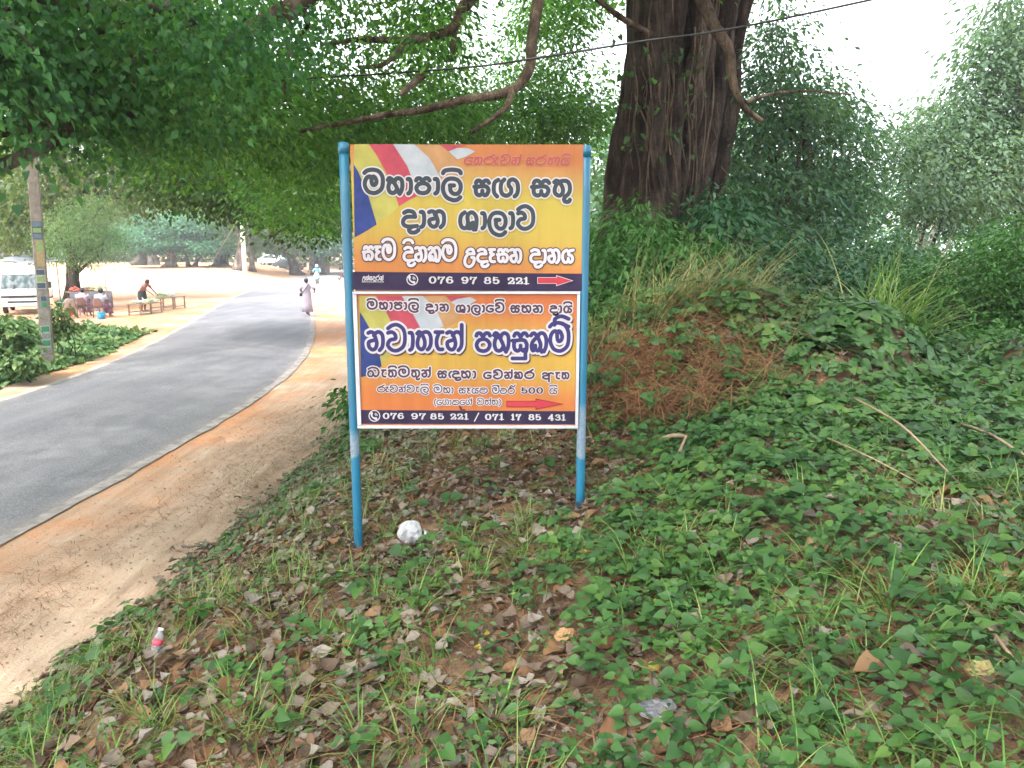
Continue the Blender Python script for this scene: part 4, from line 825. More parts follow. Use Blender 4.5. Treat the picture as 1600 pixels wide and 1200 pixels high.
# right-hand trees
tree('shade_tree', 'dense dark tree with a blackish trunk right of the fig', 1262, 15,
     [(1210, 140, 70, 100, 15, 2, 130), (1280, 230, 90, 90, 15.5, 2, 170), (1240, 330, 100, 60, 14.5, 2, 150), (1170, 260, 60, 80, 14.6, 1.5, 80), (1330, 310, 55, 60, 15.5, 1.5, 75), (1215, 40, 30, 50, 16, 1.5, 22), (1190, 400, 70, 50, 13, 1, 70), (1290, 165, 40, 50, 16, 1.5, 30), (1345, 215, 25, 30, 16, 1, 14)],
     'leaf_right', 0.16, (1255, 150, 15), per=36, sig=0.32, size=0.11, T=T_OVAL, bark='bark_dark', limbs=9, droop=0.7, group='trees on the right')
tree('hazy_tree', 'tall tree at the far right whose crown, tinted pale for haze, rises beside the white sky', 1585, 19,
     [(1560, 120, 70, 110, 19, 2, 150), (1600, 40, 60, 100, 19, 2, 110), (1500, 200, 70, 60, 18.5, 2, 110), (1560, 260, 90, 70, 18, 2, 150), (1460, 230, 50, 40, 18.5, 1.5, 50), (1650, 150, 70, 150, 19, 2, 120)],
     'leaf_hazed', 0.18, (1590, 100, 19), per=36, sig=0.4, size=0.13, T=T_OVAL, bark='bark_dark', limbs=9, droop=0.7, group='trees on the right')
tree('slender_tree', 'thin many-stemmed tree in front of the pale trunk at right', 1422, 17,
     [(1440, 260, 60, 45, 17, 1.5, 60), (1500, 300, 70, 40, 17, 1.5, 70), (1400, 230, 30, 30, 17, 1, 22), (1450, 330, 60, 30, 16.5, 1, 40)],
     'leaf_hazed', 0.05, (1440, 300, 17), per=30, sig=0.32, size=0.11, T=T_OVAL, bark='bark_dark', limbs=6, droop=0.7, group='trees on the right', flare=1.2,
     extra_limbs=[([(1412, 480, 17), (1418, 400, 17), (1440, 320, 17), (1470, 220, 17.2)], 0.05, 0.02), ([(1425, 480, 17), (1436, 390, 17), (1462, 300, 17), (1490, 220, 17.2)], 0.045, 0.02), ([(1430, 470, 17), (1480, 330, 17), (1560, 270, 17.2), (1640, 235, 17.4)], 0.05, 0.02)])
tree('pale_tree', 'pale straight trunk standing deep in the bushes at right', 1458, 21,
     [(1440, 300, 60, 30, 22, 1.5, 60), (1500, 340, 50, 30, 22, 1.5, 50)], 'leaf_dark', 0.16, (1462, 310, 21), per=30, sig=0.4, size=0.13, bark='bark_pale', limbs=4, group='trees on the right', flare=1.2, twist=0.02,
     extra_limbs=[([(1438, 430, 21.4), (1440, 390, 21.4), (1436, 350, 21.4)], 0.22, 0.15)])
# bushes
def bush(label, px, Y, lumps, leaf, per, sig, size, T, droop=0.5, stems=10, grp='bushes', name='bush'):
    bx = at(px, 400, Y).x; O = Vector((bx, Y, gz(bx, Y))); t = empty(name, O, label, 'bush', group=grp)
    c = lump_points(lumps)
    g = ground_h(c[:, 0], c[:, 1]); c[:, 2] = np.maximum(c[:, 2], g + 0.05)
    for i in range(stems):
        e = Vector(c[rng.integers(len(c))]); b = Vector((e.x * .6 + bx * .4 + random.gauss(0, .15), e.y * .6 + Y * .4, 0)); b.z = gz(b.x, b.y) - 0.03
        MB().tube(wander(b, e, 6, 0.12), [0.02 * (1 - .7 * k / 6) for k in range(7)], 5).build('stem', M['bark_dark'], t, True, origin=O)
    crown(t, O, c, per, sig, size, T, M[leaf], droop, name='foliage')
    return t
bush('dark fern-like bush against the foot of the fig trunk', 1000, 10.5, [(960, 400, 50, 60, 10.8, .6, 60), (1030, 410, 60, 50, 10.2, .6, 70), (1000, 360, 45, 40, 11.2, .5, 40), (930, 440, 30, 60, 10, .5, 34), (1090, 430, 50, 50, 10, .6, 50), (1010, 460, 90, 30, 9.5, .5, 60)], 'leaf_fern', 30, 0.2, 0.13, T_LANCE, 0.7)
bush('glossy dark leafed bush below the broken bough', 1170, 10.6, [(1150, 380, 50, 50, 11, .7, 65), (1200, 430, 60, 50, 10.5, .7, 75), (1120, 450, 60, 45, 9.8, .6, 60), (1180, 490, 80, 30, 9.2, .6, 60), (1130, 330, 30, 40, 11.5, .5, 26)], 'leaf_dark', 30, 0.22, 0.12, T_OVAL, 0.8)
bush('shadowy low bush behind the leafy mound', 1290, 9.5, [(1260, 500, 80, 40, 9.6, .7, 90), (1330, 470, 70, 50, 10, .7, 85), (1230, 450, 60, 40, 10.2, .6, 60), (1330, 540, 70, 30, 8.6, .5, 70), (1260, 545, 60, 25, 8.3, .4, 50), (1400, 560, 60, 30, 8, .4, 60)], 'leaf_dark', 34, 0.2, 0.09, T_OVAL, 0.6)
bush('light green bush between the dark bush and the hedge', 1330, 12.5, [(1310, 420, 60, 40, 12.5, .7, 75), (1380, 430, 60, 45, 12.5, .7, 75), (1290, 380, 30, 30, 13, .5, 26), (1400, 390, 40, 30, 13, .6, 34)], 'leaf_right', 32, 0.22, 0.1, T_OVAL, 0.6)
bush('tall fine-leafed hedge filling the right edge', 1530, 8.4, [(1530, 450, 90, 70, 8.6, .8, 170), (1600, 430, 70, 90, 8.2, .8, 140), (1470, 500, 60, 60, 8.6, .6, 100), (1560, 540, 90, 60, 8, .6, 140), (1650, 520, 60, 90, 8, .6, 100), (1440, 450, 40, 40, 9, .5, 50), (1520, 590, 90, 45, 7.3, .5, 110), (1600, 600, 70, 60, 6.9, .5, 100)], 'leaf_fern', 44, 0.15, 0.055, T_OVAL, 0.5, 16)
bush('scrubby bush right behind the lower sign panel', 740, 8.2, [(640, 640, 70, 30, 8.4, .5, 50), (740, 620, 80, 40, 8.2, .5, 60), (850, 600, 60, 60, 8, .5, 60), (930, 520, 30, 60, 8.2, .4, 36), (580, 640, 40, 30, 8.8, .5, 34)], 'leaf_fern', 26, 0.18, 0.1, T_OVAL, 0.6)
bush('leafy bush on the far verge at the left edge', 20, 15.5, [(5, 540, 34, 34, 15.5, .6, 80), (32, 565, 22, 18, 15.2, .4, 40), (-40, 530, 40, 40, 15.5, .6, 70), (18, 512, 16, 12, 15.8, .3, 24)], 'leaf_verge', 40, 0.13, 0.1, T_HEART, 0.6, grp='verge plants')
bush('sapling with yellowish leaves right behind the concrete pole', 92, 18.5, [(88, 490, 14, 22, 18.5, .3, 22), (95, 515, 20, 14, 18.5, .3, 18)], 'leaf_yel', 18, 0.14, 0.13, T_OVAL, 0.7, 4, 'verge plants')
o = wood('thicket', 880, 1800, lambda p: np.interp(p, [880, 1150, 1250, 1370, 1400, 1440, 1600, 1800], [150, 180, 250, 330, 330, 300, 230, 200]), 470, 24, 36, 900, 40, 0.8, 0.3, M['leaf_right'], 0.2)
tag(o, 'dense green thicket behind the trees at right', 'thicket')

# ------------------------------------------------------------------ ground cover
KEEP = [(-.83, 3.72, .13, .3), (.35, 3.75, .12, .28), (-.55, 3.78, .14, .28), (.24, 2.72, .07, .14), (-1.57, 3.1, .08, .2)]
def scatter(n, x0, x1, y0, y1, dens, clear=True):
    x = rng.uniform(x0, x1, n); y = rng.uniform(y0, y1, n); k = rng.uniform(0, 1, n) < dens(x, y)
    for (a, b, ra, rb) in KEEP if clear else (): k &= np.hypot((x - a) / ra, (y - b) / rb) > 1
    x, y = x[k], y[k]
    return np.stack([x, y, ground_h(x, y)], -1)
def slope_n(P):
    e = 0.06; gx_ = (ground_h(P[:, 0] + e, P[:, 1]) - ground_h(P[:, 0] - e, P[:, 1])) / (2 * e); gy_ = (ground_h(P[:, 0], P[:, 1] + e) - ground_h(P[:, 0], P[:, 1] - e)) / (2 * e)
    return unit(np.stack([-gx_, -gy_, np.ones(len(P))], -1))
def on_bank(x, y): return sst((x + 2.85 + foot_shift(y) + 0.9 * (vnoise(x * 1.3, y * 1.3) - .5) + .5 * (vnoise(x * 5, y * 5) - .5)) / 0.9)
def straw_zone(x, y):        # the raked brown patch under and behind the sign
    return np.exp(-((x - 0.0) / 0.75) ** 2 - ((y - 5.3) / 0.9) ** 2) + np.exp(-((x - 1.05) / 0.7) ** 2 - ((y - 5.8) / 0.6) ** 2)
def green_map(x, y):
    n = vnoise(x * 1.1 + 5, y * 1.1); n2 = vnoise(x * 3, y * 3 + 4)
    g = 0.1 + 0.85 * sst((x + 0.7 + (y - 3) * 0.1) / 1.5) + 0.5 * (n - 0.5) + 0.5 * (n2 - 0.5)
    g = g + 0.35 * np.exp(-((x + 1.6) / .5) ** 2) * sst((y - 4.2) / 1.5)
    return np.clip(g - 0.8 * straw_zone(x, y), 0.02, 1)
def vines(name, n, x0, x1, y0, y1, dens, size, mat, lift, label, T=T_HEART):
    P = scatter(n, x0, x1, y0, y1, dens); m = len(P); P = np.repeat(P, 3, 0)
    ang = np.repeat(rng.uniform(0, 2 * np.pi, m), 3) + np.tile([0, 2.1, 4.2], m) + rng.normal(0, .3, 3 * m)
    sl = slope_n(P); h = np.repeat(rng.uniform(0.25, 1, m), 3) * lift
    A = np.stack([np.cos(ang), np.sin(ang), rng.normal(-0.15, .3, 3 * m)], -1); A = A - sl * np.sum(A * sl, -1, keepdims=True) * 0.8
    P = P + sl * h[:, None] + A * 0.012
    Nn = sl + rng.normal(0, .42, (3 * m, 3)) + np.array([0, -0.25, 0.15])
    S = size * np.repeat(rng.uniform(0.45, 1.25, m) , 3) * rng.uniform(.8, 1.15, 3 * m) * np.clip(.42 + .14 * P[:, 1], .62, 1.1)
    return tag(link_mesh(name, leaf_mesh(name, P, A, Nn, S, T), M[mat]), label, 'ground cover', kind='stuff')
def inf(x, y): return (y > 0.9) & (np.abs(x) < 0.8 * y + 1.0)
vines('creeper', 30000, -3, 6.5, 0.9, 9.5, lambda x, y: on_bank(x, y) * green_map(x, y) * inf(x, y) * (0.3 + 0.55 * sst((5.2 - y) / 2.5) + 0.5 * sst((x - .6) / .6)) * np.clip(3.2 * vnoise(x * 1.7 + 1, y * 1.7) - .65 + .6 * sst((x - .3) / 1.2), .08, 1.2), 0.062, 'leaf_vine', 0.12, 'green heart-leaved creeper spreading over the bank')
vines('creeper', 18000, -3, 6.5, 0.9, 8, lambda x, y: on_bank(x, y) * np.clip(green_map(x + .7, y + .4), 0, 1) * inf(x, y) * .8, 0.05, 'leaf_weed', 0.08, 'dull green oval-leaved weed growing through the creeper', T_OVAL)
vines('creeper', 9000, -2.9, -0.6, 3.8, 13, lambda x, y: on_bank(x, y) * (0.3 + .5 * vnoise(x * 2, y * 2)) * sst((y - 3.8) / 1), 0.045, 'leaf_dusty', 0.06, 'dusty grey-green creeper on the slope left of the sign')
vines('creeper', 260, .5, 1.8, 5.0, 6.6, lambda x, y: .8 + 0 * x, 0.055, 'leaf_vine', 0.3, 'scattered green creeper leaves over the dead stalks by the right post')
vines('creeper', 3000, 0.9, 4.5, 5.2, 8.5, lambda x, y: np.exp(-((x - 2.4) / 1.1) ** 2 - ((y - 6.3) / .9) ** 2) * 1.4, 0.08, 'leaf_vine', 0.2, 'thick green creeper heaped on the mound at right')
def dry(name, n, x0, x1, y0, y1, dens, s0, s1, mat, label):
    Ps, objs = scatter(n, x0, x1, y0, y1, dens, False), []
    Vs, Fs, b = [], [], 0
    for k in range(6):
        T = t_dry([0.35, -0.3, 0.6, 0.1, -0.5, 0.25][k], [0.15, 0.5, 0.3, 0.8, 0.1, -0.4][k], [0.09, 0.12, 0.06, 0.15, 0.1, 0.18][k])
        P = Ps[k::6]; m = len(P); sl = slope_n(P); a = rng.uniform(0, 2 * np.pi, m); A = np.stack([np.cos(a), np.sin(a), rng.normal(0, .15, m)], -1)
        A = A - sl * np.sum(A * sl, -1, keepdims=True) * 0.85; A = unit(A); Nn = unit(sl + rng.normal(0, .26, (m, 3))); Nn = unit(Nn - A * np.sum(A * Nn, -1, keepdims=True)); B = np.cross(Nn, A)
        S = (s0 + (s1 - s0) * rng.uniform(0, 1, m) ** 1.6)[:, None, None]; P = P + sl * rng.uniform(0.006, 0.055, (m, 1)) - A * S[:, 0] * 0.5; tv, tf = T
        V = P[:, None] + S * (tv[None, :, 0, None] * A[:, None] + tv[None, :, 1, None] * B[:, None] * rng.uniform(.7, 1.2, (m, 1, 1)) + tv[None, :, 2, None] * Nn[:, None])
        Vs.append(V.reshape(-1, 3)); Fs.append((np.arange(m)[:, None, None] * len(tv) + tf[None]).reshape(-1, 3) + b); b += m * len(tv)
    return tag(link_mesh(name, mesh_np(name, np.concatenate(Vs), np.concatenate(Fs)), M[mat], None, False), label, 'leaf litter', kind='stuff')
def litter_d(x, y): return on_bank(x, y) * inf(x, y) * np.clip(1.0 - 0.75 * green_map(x, y) + 0.5 * np.exp(-((x + 2.6 + foot_shift(y)) / .5) ** 2), 0.3, 1)
dry('leaf_litter', 46000, -3.6, 5, 0.9, 8.5, litter_d, 0.025, 0.09, 'leaf_dry', 'grey-brown fallen leaves littering the bank')
dry('leaf_litter', 600, -2.6, 3, 1.3, 6, lambda x, y: on_bank(x, y) * inf(x, y), 0.07, 0.13, 'leaf_brown', 'large russet fallen leaves lying on the creeper')
dry('leaf_litter', 150, -1.5, 3, 1.3, 5.5, lambda x, y: on_bank(x, y) * inf(x, y), 0.025, 0.045, 'leaf_yellow', 'small yellow leaves scattered among the creeper')
def blades(name, P, L, lean, az, width, mat, label, cat='grass', droop=0.6, seg=5, kind='stuff', parent=None, O=(0, 0, 0)):
    n = len(P); t = np.linspace(0, 1, seg + 1)[None, :, None]; d = np.stack([np.cos(az), np.sin(az), np.zeros(n)], -1)[:, None]
    up = np.array([0, 0, 1.0])[None, None]; L = L[:, None, None]; le = lean[:, None, None]; dr = droop * L
    pts = P[:, None] + d * (le * L * t + 0.4 * le * L * t * t) + up * (L * t * np.sqrt(np.clip(1 - le * le * .7, .05, 1)) - dr * le * t ** 2.4)
    side = np.cross(d, up); ww = (width[:, None, None] * (1 - t ** 1.6) * 0.5 + 0.0004)
    V = np.stack([pts - side * ww, pts + side * ww], 2).reshape(n, -1, 3)
    f = np.array([(2 * i, 2 * i + 1, 2 * i + 3, 2 * i + 2) for i in range(seg)]); F = np.arange(n)[:, None, None] * (2 * seg + 2) + f[None]
    o = link_mesh(name, mesh_np(name, (V - np.array(O)).reshape(-1, 3), F.reshape(-1, 4)), M[mat], parent)
    return tag(o, label, cat, kind=kind) if kind else o
# low grass tussocks through the foreground
tc = scatter(800, -2.4, 3.6, 1.1, 5.5, lambda x, y: on_bank(x, y) * inf(x, y) * np.clip(vnoise(x * .9 + 3, y * .9) * 2 - .55, 0, 1))
P = np.repeat(tc, 22, 0) + rng.normal(0, .03, (len(tc) * 22, 3)) * np.array([1, 1, 0]); n = len(P)
blades('grass', P, rng.uniform(.08, .26, n), rng.uniform(.3, .95, n), rng.uniform(0, 2 * np.pi, n), rng.uniform(.003, .006, n), 'grass', 'thin green grass growing through the leaf litter')
# straw and dead stalks raked over the bank and the verge
def straw(n, x0, x1, y0, y1, dens, l0, l1, label, lift=0.03, wk=1.0, spread=.9, tilt=.12):
    P = scatter(n, x0, x1, y0, y1, dens, False); m = len(P); sl = slope_n(P); a = rng.normal(2.4, spread, m); A = np.stack([np.cos(a), np.sin(a), 0 * a], -1); A = unit(A - sl * np.sum(A * sl, -1, keepdims=True) + rng.normal(0, tilt, (m, 3)))
    L = rng.uniform(l0, l1, m)[:, None]; P = P + sl * rng.uniform(0.004, lift, (m, 1)); B = unit(np.cross(A, sl)) * rng.uniform(.0006, .0019, (m, 1)) * wk; bend = sl * L * rng.uniform(-.1, .15, (m, 1))
    V = np.stack([P - A * L / 2 - B, P - A * L / 2 + B, P + bend + B, P + bend - B, P + A * L / 2 + B, P + A * L / 2 - B], 1)
    F = np.arange(m)[:, None, None] * 6 + np.array([(0, 1, 2, 3), (3, 2, 4, 5)])[None]
    return tag(link_mesh('straw', mesh_np('straw', V.reshape(-1, 3), F.reshape(-1, 4)), M['straw']), label, 'straw', kind='stuff')
straw(40000, -2.6, 2.8, 1.0, 7.8, lambda x, y: on_bank(x, y) * inf(x, y) * np.clip(.6 + straw_zone(x, y) * 1.2, 0, 1), .05, .22, 'brown straw and dead stalks raked over the bank', .06)
straw(22000, -5.2, -2.2, 2.5, 14, lambda x, y: np.clip(1.5 * (vnoise(x * 1.6, y * .5 + 7) - .3), 0, 1) * 1.5 * np.exp(-((x + 3.2 + foot_shift(y)) / .8) ** 2), .04, .16, 'wisps of straw on the sandy verge', .012)
straw(22000, .3, 2.1, 4.7, 6.6, lambda x, y: 1.5 * np.exp(-((x - 1.1) / .6) ** 2 - ((y - 5.55) / .5) ** 2) * np.clip(2.2 * vnoise(x * 3, y * 3) - .2, .15, 1), .08, .34, 'tangled heap of red-brown dead stalks beside the right post', .2, 1.4, 2.5, .35)
P9 = scatter(5000, -5.2, -2.3, 2.5, 14, lambda x, y: 0.25 + 0.75 * np.exp(-((x + 3.0 + foot_shift(y)) / .6) ** 2)); n9 = len(P9)
tag(link_mesh('gravel', leaf_mesh('gravel', P9 + np.array([0, 0, .004]), rng.normal(0, 1, (n9, 3)) * np.array([1, 1, .1]), np.array([0, 0, 1.0]) + rng.normal(0, .3, (n9, 3)), rng.uniform(.006, .028, n9), t_dry(-.5, .9, .1)), M['pebble']), 'bits of grit and broken leaf on the sandy verge', 'grit', kind='stuff')
# verge cover on the far side of the road
def verge_d(x, y):
    e = road_x(y) - RW / 2; return ((x < e - .6 - .4 * vnoise(y * .7, x)) & (x > e - 6.0 - 2 * sst((22 - y) / 6)) & (y < 26)).astype(float) * sst((27.5 - y) / 6)
P3 = scatter(34000, -22, -9, 12, 28, verge_d); mm_ = len(P3); A3 = np.stack([rng.normal(0, 1, mm_), rng.normal(0, 1, mm_), rng.normal(-.2, .4, mm_)], -1)
hgt = (0.06 + 0.32 * vnoise(P3[:, 0] * .8, P3[:, 1] * .8)) * sst((road_x(P3[:, 1]) - RW / 2 - .5 - P3[:, 0]) / 1.2)
P3 = np.repeat(P3, 2, 0); A3 = np.repeat(A3, 2, 0) + rng.normal(0, .5, (2 * mm_, 3)); P3[:, 2] += np.repeat(hgt, 2) * rng.uniform(.1, 1, 2 * mm_)
tag(link_mesh('verge_cover', leaf_mesh('verge_cover', P3, A3, np.array([0, -.3, 1.0]) + rng.normal(0, .4, (2 * mm_, 3)), rng.uniform(.1, .2, 2 * mm_), T_HEART), M['leaf_verge']), 'pale green creeper on the far verge around the concrete pole', 'ground cover', kind='stuff')
# tall grass clumps
def clump(label, px, py, Y, n, L, lean, az0, azs, mat, w_=.007, name='grass_clump', sp=.12):
    b = at(px, py, Y); O = Vector((b.x, Y, gz(b.x, Y))); t = empty(name, O, label, 'grass clump', group='tall grass clumps')
    P = np.array(O)[None] + rng.normal(0, sp, (n, 3)) * np.array([1, 1, 0])
    P[:, 2] = ground_h(P[:, 0], P[:, 1]) - .01
    blades('blades', P, rng.uniform(.5, 1.1, n) * L, np.clip(rng.normal(lean, .22, n), .05, 1), rng.normal(az0, azs, n), rng.uniform(.6, 1.2, n) * w_, mat, None, None, .55, 8, None, t, O)
    return t
clump('big tussock of long half-dry grass leaning right beside the sign', 1040, 575, 6.1, 900, 1.05, .72, .1, .8, 'grass_dry', .007, sp=.33)
clump('tall bright green grass clump behind the mound', 1380, 590, 6.6, 240, 1.1, .6, .3, 1.5, 'grass', .012, sp=.14)
clump('dry brown grass tuft at the right post', 965, 660, 5.8, 300, .45, .6, 2.0, 1.6, 'grass_dry', .005, sp=.32)
clump('arching green grass tuft at the top of the dry grass heap', 1040, 560, 6.1, 260, .8, .8, -.1, .6, 'grass', .006, sp=.26)
clump('short green tussock in the right foreground', 1130, 960, 2.85, 46, .26, .75, .4, 1.2, 'grass', .006, sp=.025)
clump('broad-bladed green tussock at the bottom right', 1370, 1120, 2.25, 46, .3, .75, .2, 1.6, 'grass', .008, sp=.03)
clump('bright green tussock at the bottom, left of centre', 650, 1090, 2.35, 70, .2, .7, .5, 2.2, 'grass', .006, sp=.05)

# ------------------------------------------------------------------ sticks and rubbish on the bank
def gp(px, py, lift=0.0):
    """where the ray through the pixel meets the ground"""
    for Y in np.arange(1.0, 30, 0.02):
        p = at(px, py, Y)
        if p.z <= gz(p.x, Y): return Vector((p.x, Y, gz(p.x, Y) + lift))
    return on_z(px, py)
def stick(label, pts, r0, r1, mat='twig'):
    P = cat3([gp(a, b, l) for (a, b, l) in pts], 5); O = P[0].copy(); n = len(P)
    o = MB().tube(P, [r0 + (r1 - r0) * i / (n - 1) for i in range(n)], 7, wob=.08).build('stick', M[mat], None, True, origin=O); o.location = O
    return tag(o, label, 'stick', 'dead sticks on the bank')
stick('longest pale dead stalk running down the mound at right', [(1330, 680, .22), (1400, 725, .2), (1470, 770, .12), (1530, 815, .06)], .0065, .004)
stick('shorter pale stalk lying parallel below the longest one', [(1290, 725, .14), (1360, 755, .12), (1455, 788, .05)], .005, .003)
stick('dead branch stub poking out of the mound top', [(1068, 612, .1), (1100, 604, .12), (1155, 602, .06)], .02, .014)
stick('broken grey branch stub lower on the mound', [(1020, 715, .08), (1050, 705, .1), (1085, 700, .05)], .018, .012)
stick('short broken stub slanting below the other stubs', [(1050, 745, .03), (1062, 725, .08), (1072, 712, .12)], .013, .008)
stick('thin dead stem arching at the right edge', [(1500, 690, .1), (1540, 725, .15), (1600, 750, .1), (1660, 760, .05)], .008, .005)
stick('brown twig lying below the left post', [(330, 935, .02), (380, 915, .03), (420, 900, .02)], .012, .007, 'twig')
stick('slim twig beside the wrapper at the bottom', [(1000, 1155, .03), (1040, 1150, .04), (1075, 1165, .02)], .006, .004)
stick('pale dead stem at the lower right edge', [(1480, 950, .05), (1530, 1005, .07), (1600, 1080, .04)], .006, .005)
stick('brown twig lying across the slope under the sign', [(610, 790, .03), (660, 765, .04), (720, 742, .02)], .01, .006)
for (lab, pts) in (('upright dead stalk leaning right in front of the hedge', [(1455, 640, 6.0), (1490, 590, 6.0), (1530, 550, 6.0), (1560, 533, 6.0)]), ('low dead stalk bending right in front of the hedge', [(1470, 645, 5.9), (1530, 615, 5.9), (1600, 590, 5.8)]), ('hooked dead stalk in front of the hedge', [(1575, 640, 6.2), (1568, 560, 6.2), (1562, 535, 6.2), (1580, 570, 6.1), (1585, 605, 6.1)])):
    P = [at(*q) for q in pts]; P.insert(0, Vector((P[0].x - .05, P[0].y, gz(P[0].x - .05, P[0].y) - .05))); P = cat3(P, 5); n = len(P)
    o = MB().tube(P, [.009 * (1 - .6 * i / n) for i in range(n)], 6).build('stalk', M['twig'], None, True, origin=P[0]); o.location = P[0]
    tag(o, lab, 'stalk', 'dead stalks by the hedge')
def film(name, col, a=0.55):
    m, nt, P, N, L = mat_new(name); P.inputs['Base Color'].default_value = (*col, 1); P.inputs['Roughness'].default_value = 0.25
    t = N.new('ShaderNodeBsdfTranslucent'); t.inputs[0].default_value = (*col, 1); tr = N.new('ShaderNodeBsdfTransparent')
    m1 = N.new('ShaderNodeMixShader'); m1.inputs[0].default_value = .35; L.new(P.outputs[0], m1.inputs[1]); L.new(t.outputs[0], m1.inputs[2])
    m2 = N.new('ShaderNodeMixShader'); m2.inputs[0].default_value = a; L.new(tr.outputs[0], m2.inputs[1]); L.new(m1.outputs[0], m2.inputs[2]); L.new(m2.outputs[0], N['Material Output'].inputs[0])
    n = noise_node(N, L, 40, 4); b = N.new('ShaderNodeBump'); b.inputs['Strength'].default_value = .5; b.inputs['Distance'].default_value = .01; L.new(n.outputs['Fac'], b.inputs['Height']); L.new(b.outputs[0], P.inputs['Normal'])
    return m
def bag():
    O = gp(642, 858); t = empty('plastic_bag', O, 'tied white plastic bag lying on the leaves under the sign', 'plastic bag')
    mb = MB(); r = .068; n = 26; nv = 16; b = 0
    for j in range(nv + 1):
        v = math.pi * j / nv
        for i in range(n):
            u = 2 * math.pi * i / n; cr = 1 + .1 * math.sin(3 * u + 2 * v + 1) + .07 * math.sin(5 * u - 3 * v) + .05 * math.sin(9 * u - 2 * v) * math.sin(v) + random.uniform(-.05, .05) + (.25 if abs(u - 5.6) < .3 and v < 1.6 else 0)
            mb.v.append(Vector((O.x + r * .95 * math.sin(v) * math.cos(u) * cr, O.y + r * .9 * math.sin(v) * math.sin(u) * cr, O.z + .085 - r * .98 * math.cos(v) * (1 + .04 * math.sin(3 * u)))))
    for j in range(nv):
        for i in range(n): mb.f.append([j * n + i, j * n + (i + 1) % n, (j + 1) * n + (i + 1) % n, (j + 1) * n + i])
    mt = film('bag_film', (.42, .42, .44), .92); mb.build('body', mt, t, False, origin=O)
    k = MB(); k.tube([O + Vector((.05, -.01, .06)), O + Vector((.072, -.015, .062)), O + Vector((.085, -.015, .07)), O + Vector((.1, -.02, .085))], [.025, .01, .014, .026], 10, wob=.2).build('knot', mt, t, True, origin=O)
bag()
def cup():
    O = gp(692, 850); mb = MB(); A = Vector((.95, .1, .25)).normalized()
    pr = [(0, .024), (.0, .026), (.03, .03), (.06, .034), (.062, .037), (.064, .034)]
    mb.tube([O + Vector((-.035, 0, .025)) + A * a for (a, _) in pr], [r for (_, r) in pr], 18, caps=False); o = mb.build('plastic_cup', film('cup_film', (.3, .28, .28), .25), None, True, origin=O); o.location = O
    tag(o, 'clear plastic cup lying beside the white bag', 'cup')
cup()
def bottle():
    O = gp(243, 1032); t = empty('bottle', O, 'small empty plastic bottle with a red label among the dry leaves', 'bottle'); A = Vector((.1, .5, .85)).normalized(); Q = O + Vector((0, 0, .03))
    def seg(name, pr, mat): MB().tube([Q + A * a for (a, _) in pr], [r for (_, r) in pr], 14).build(name, mat, t, True, origin=O)
    clear = film('bottle_plastic', (.4, .4, .43), .5)
    seg('body', [(0, .018), (.004, .02), (.03, .02)], clear); seg('label', [(.03, .0205), (.055, .0205)], plain('label_red', (.5, .06, .1), .4)); seg('shoulder', [(.055, .02), (.07, .017), (.082, .009), (.09, .009)], clear); seg('bottle_cap', [(.09, .011), (.1, .011)], plain('cap_white', (.7, .7, .72), .4))
bottle()
def crumple(name, label, cat, px, py, r, mat, fl=.5, lift=.01):
    O = gp(px, py, lift); mb = MB(); n, m = 18, 10
    for j in range(m + 1):
        for i in range(n):
            u = 2 * math.pi * i / n; v = math.pi * j / m; c = 1 + .22 * math.sin(4 * u + 5 * v) * math.sin(3 * v + u) + random.uniform(-.06, .06)
            mb.v.append(O + Vector((r * c * math.sin(v) * math.cos(u) * 1.2, r * c * math.sin(v) * math.sin(u), r * fl * (1 - c * math.cos(v)) )))
    for j in range(m):
        for i in range(n): mb.f.append([j * n + i, j * n + (i + 1) % n, (j + 1) * n + (i + 1) % n, (j + 1) * n + i])
    o = mb.build(name, mat, None, False, origin=O); o.location = O; return tag(o, label, cat)
crumple('wrapper', 'crumpled clear plastic wrapper half hidden in grass at the bottom', 'wrapper', 1030, 1125, .045, film('wrap_film', (.36, .36, .42), .6))
crumple('fruit_husk', 'round tan dried fruit husk lying in the middle foreground', 'fruit husk', 885, 1012, .03, plain('husk', (.25, .14, .06), .6, .25, 40), .85)
crumple('fruit_husk', 'greenish yellow dried fruit at the lower right corner', 'fruit husk', 1530, 1068, .03, plain('husk_yellow', (.18, .15, .06), .6, .25, 40), .8)
crumple('paper_scrap', 'small white paper scrap below the tan husk', 'paper scrap', 872, 1052, .016, plain('paper', (.4, .4, .4), .7), .3)
crumple('bag_scrap', 'dark torn bag scrap under the sign', 'bag scrap', 772, 775, .035, plain('dark_film', (.03, .03, .06), .3), .4)
crumple('paper_scrap', 'pale crumpled scrap to the right of the dark torn bag', 'paper scrap', 820, 776, .03, plain('pale_paper', (.22, .2, .18), .8), .4)

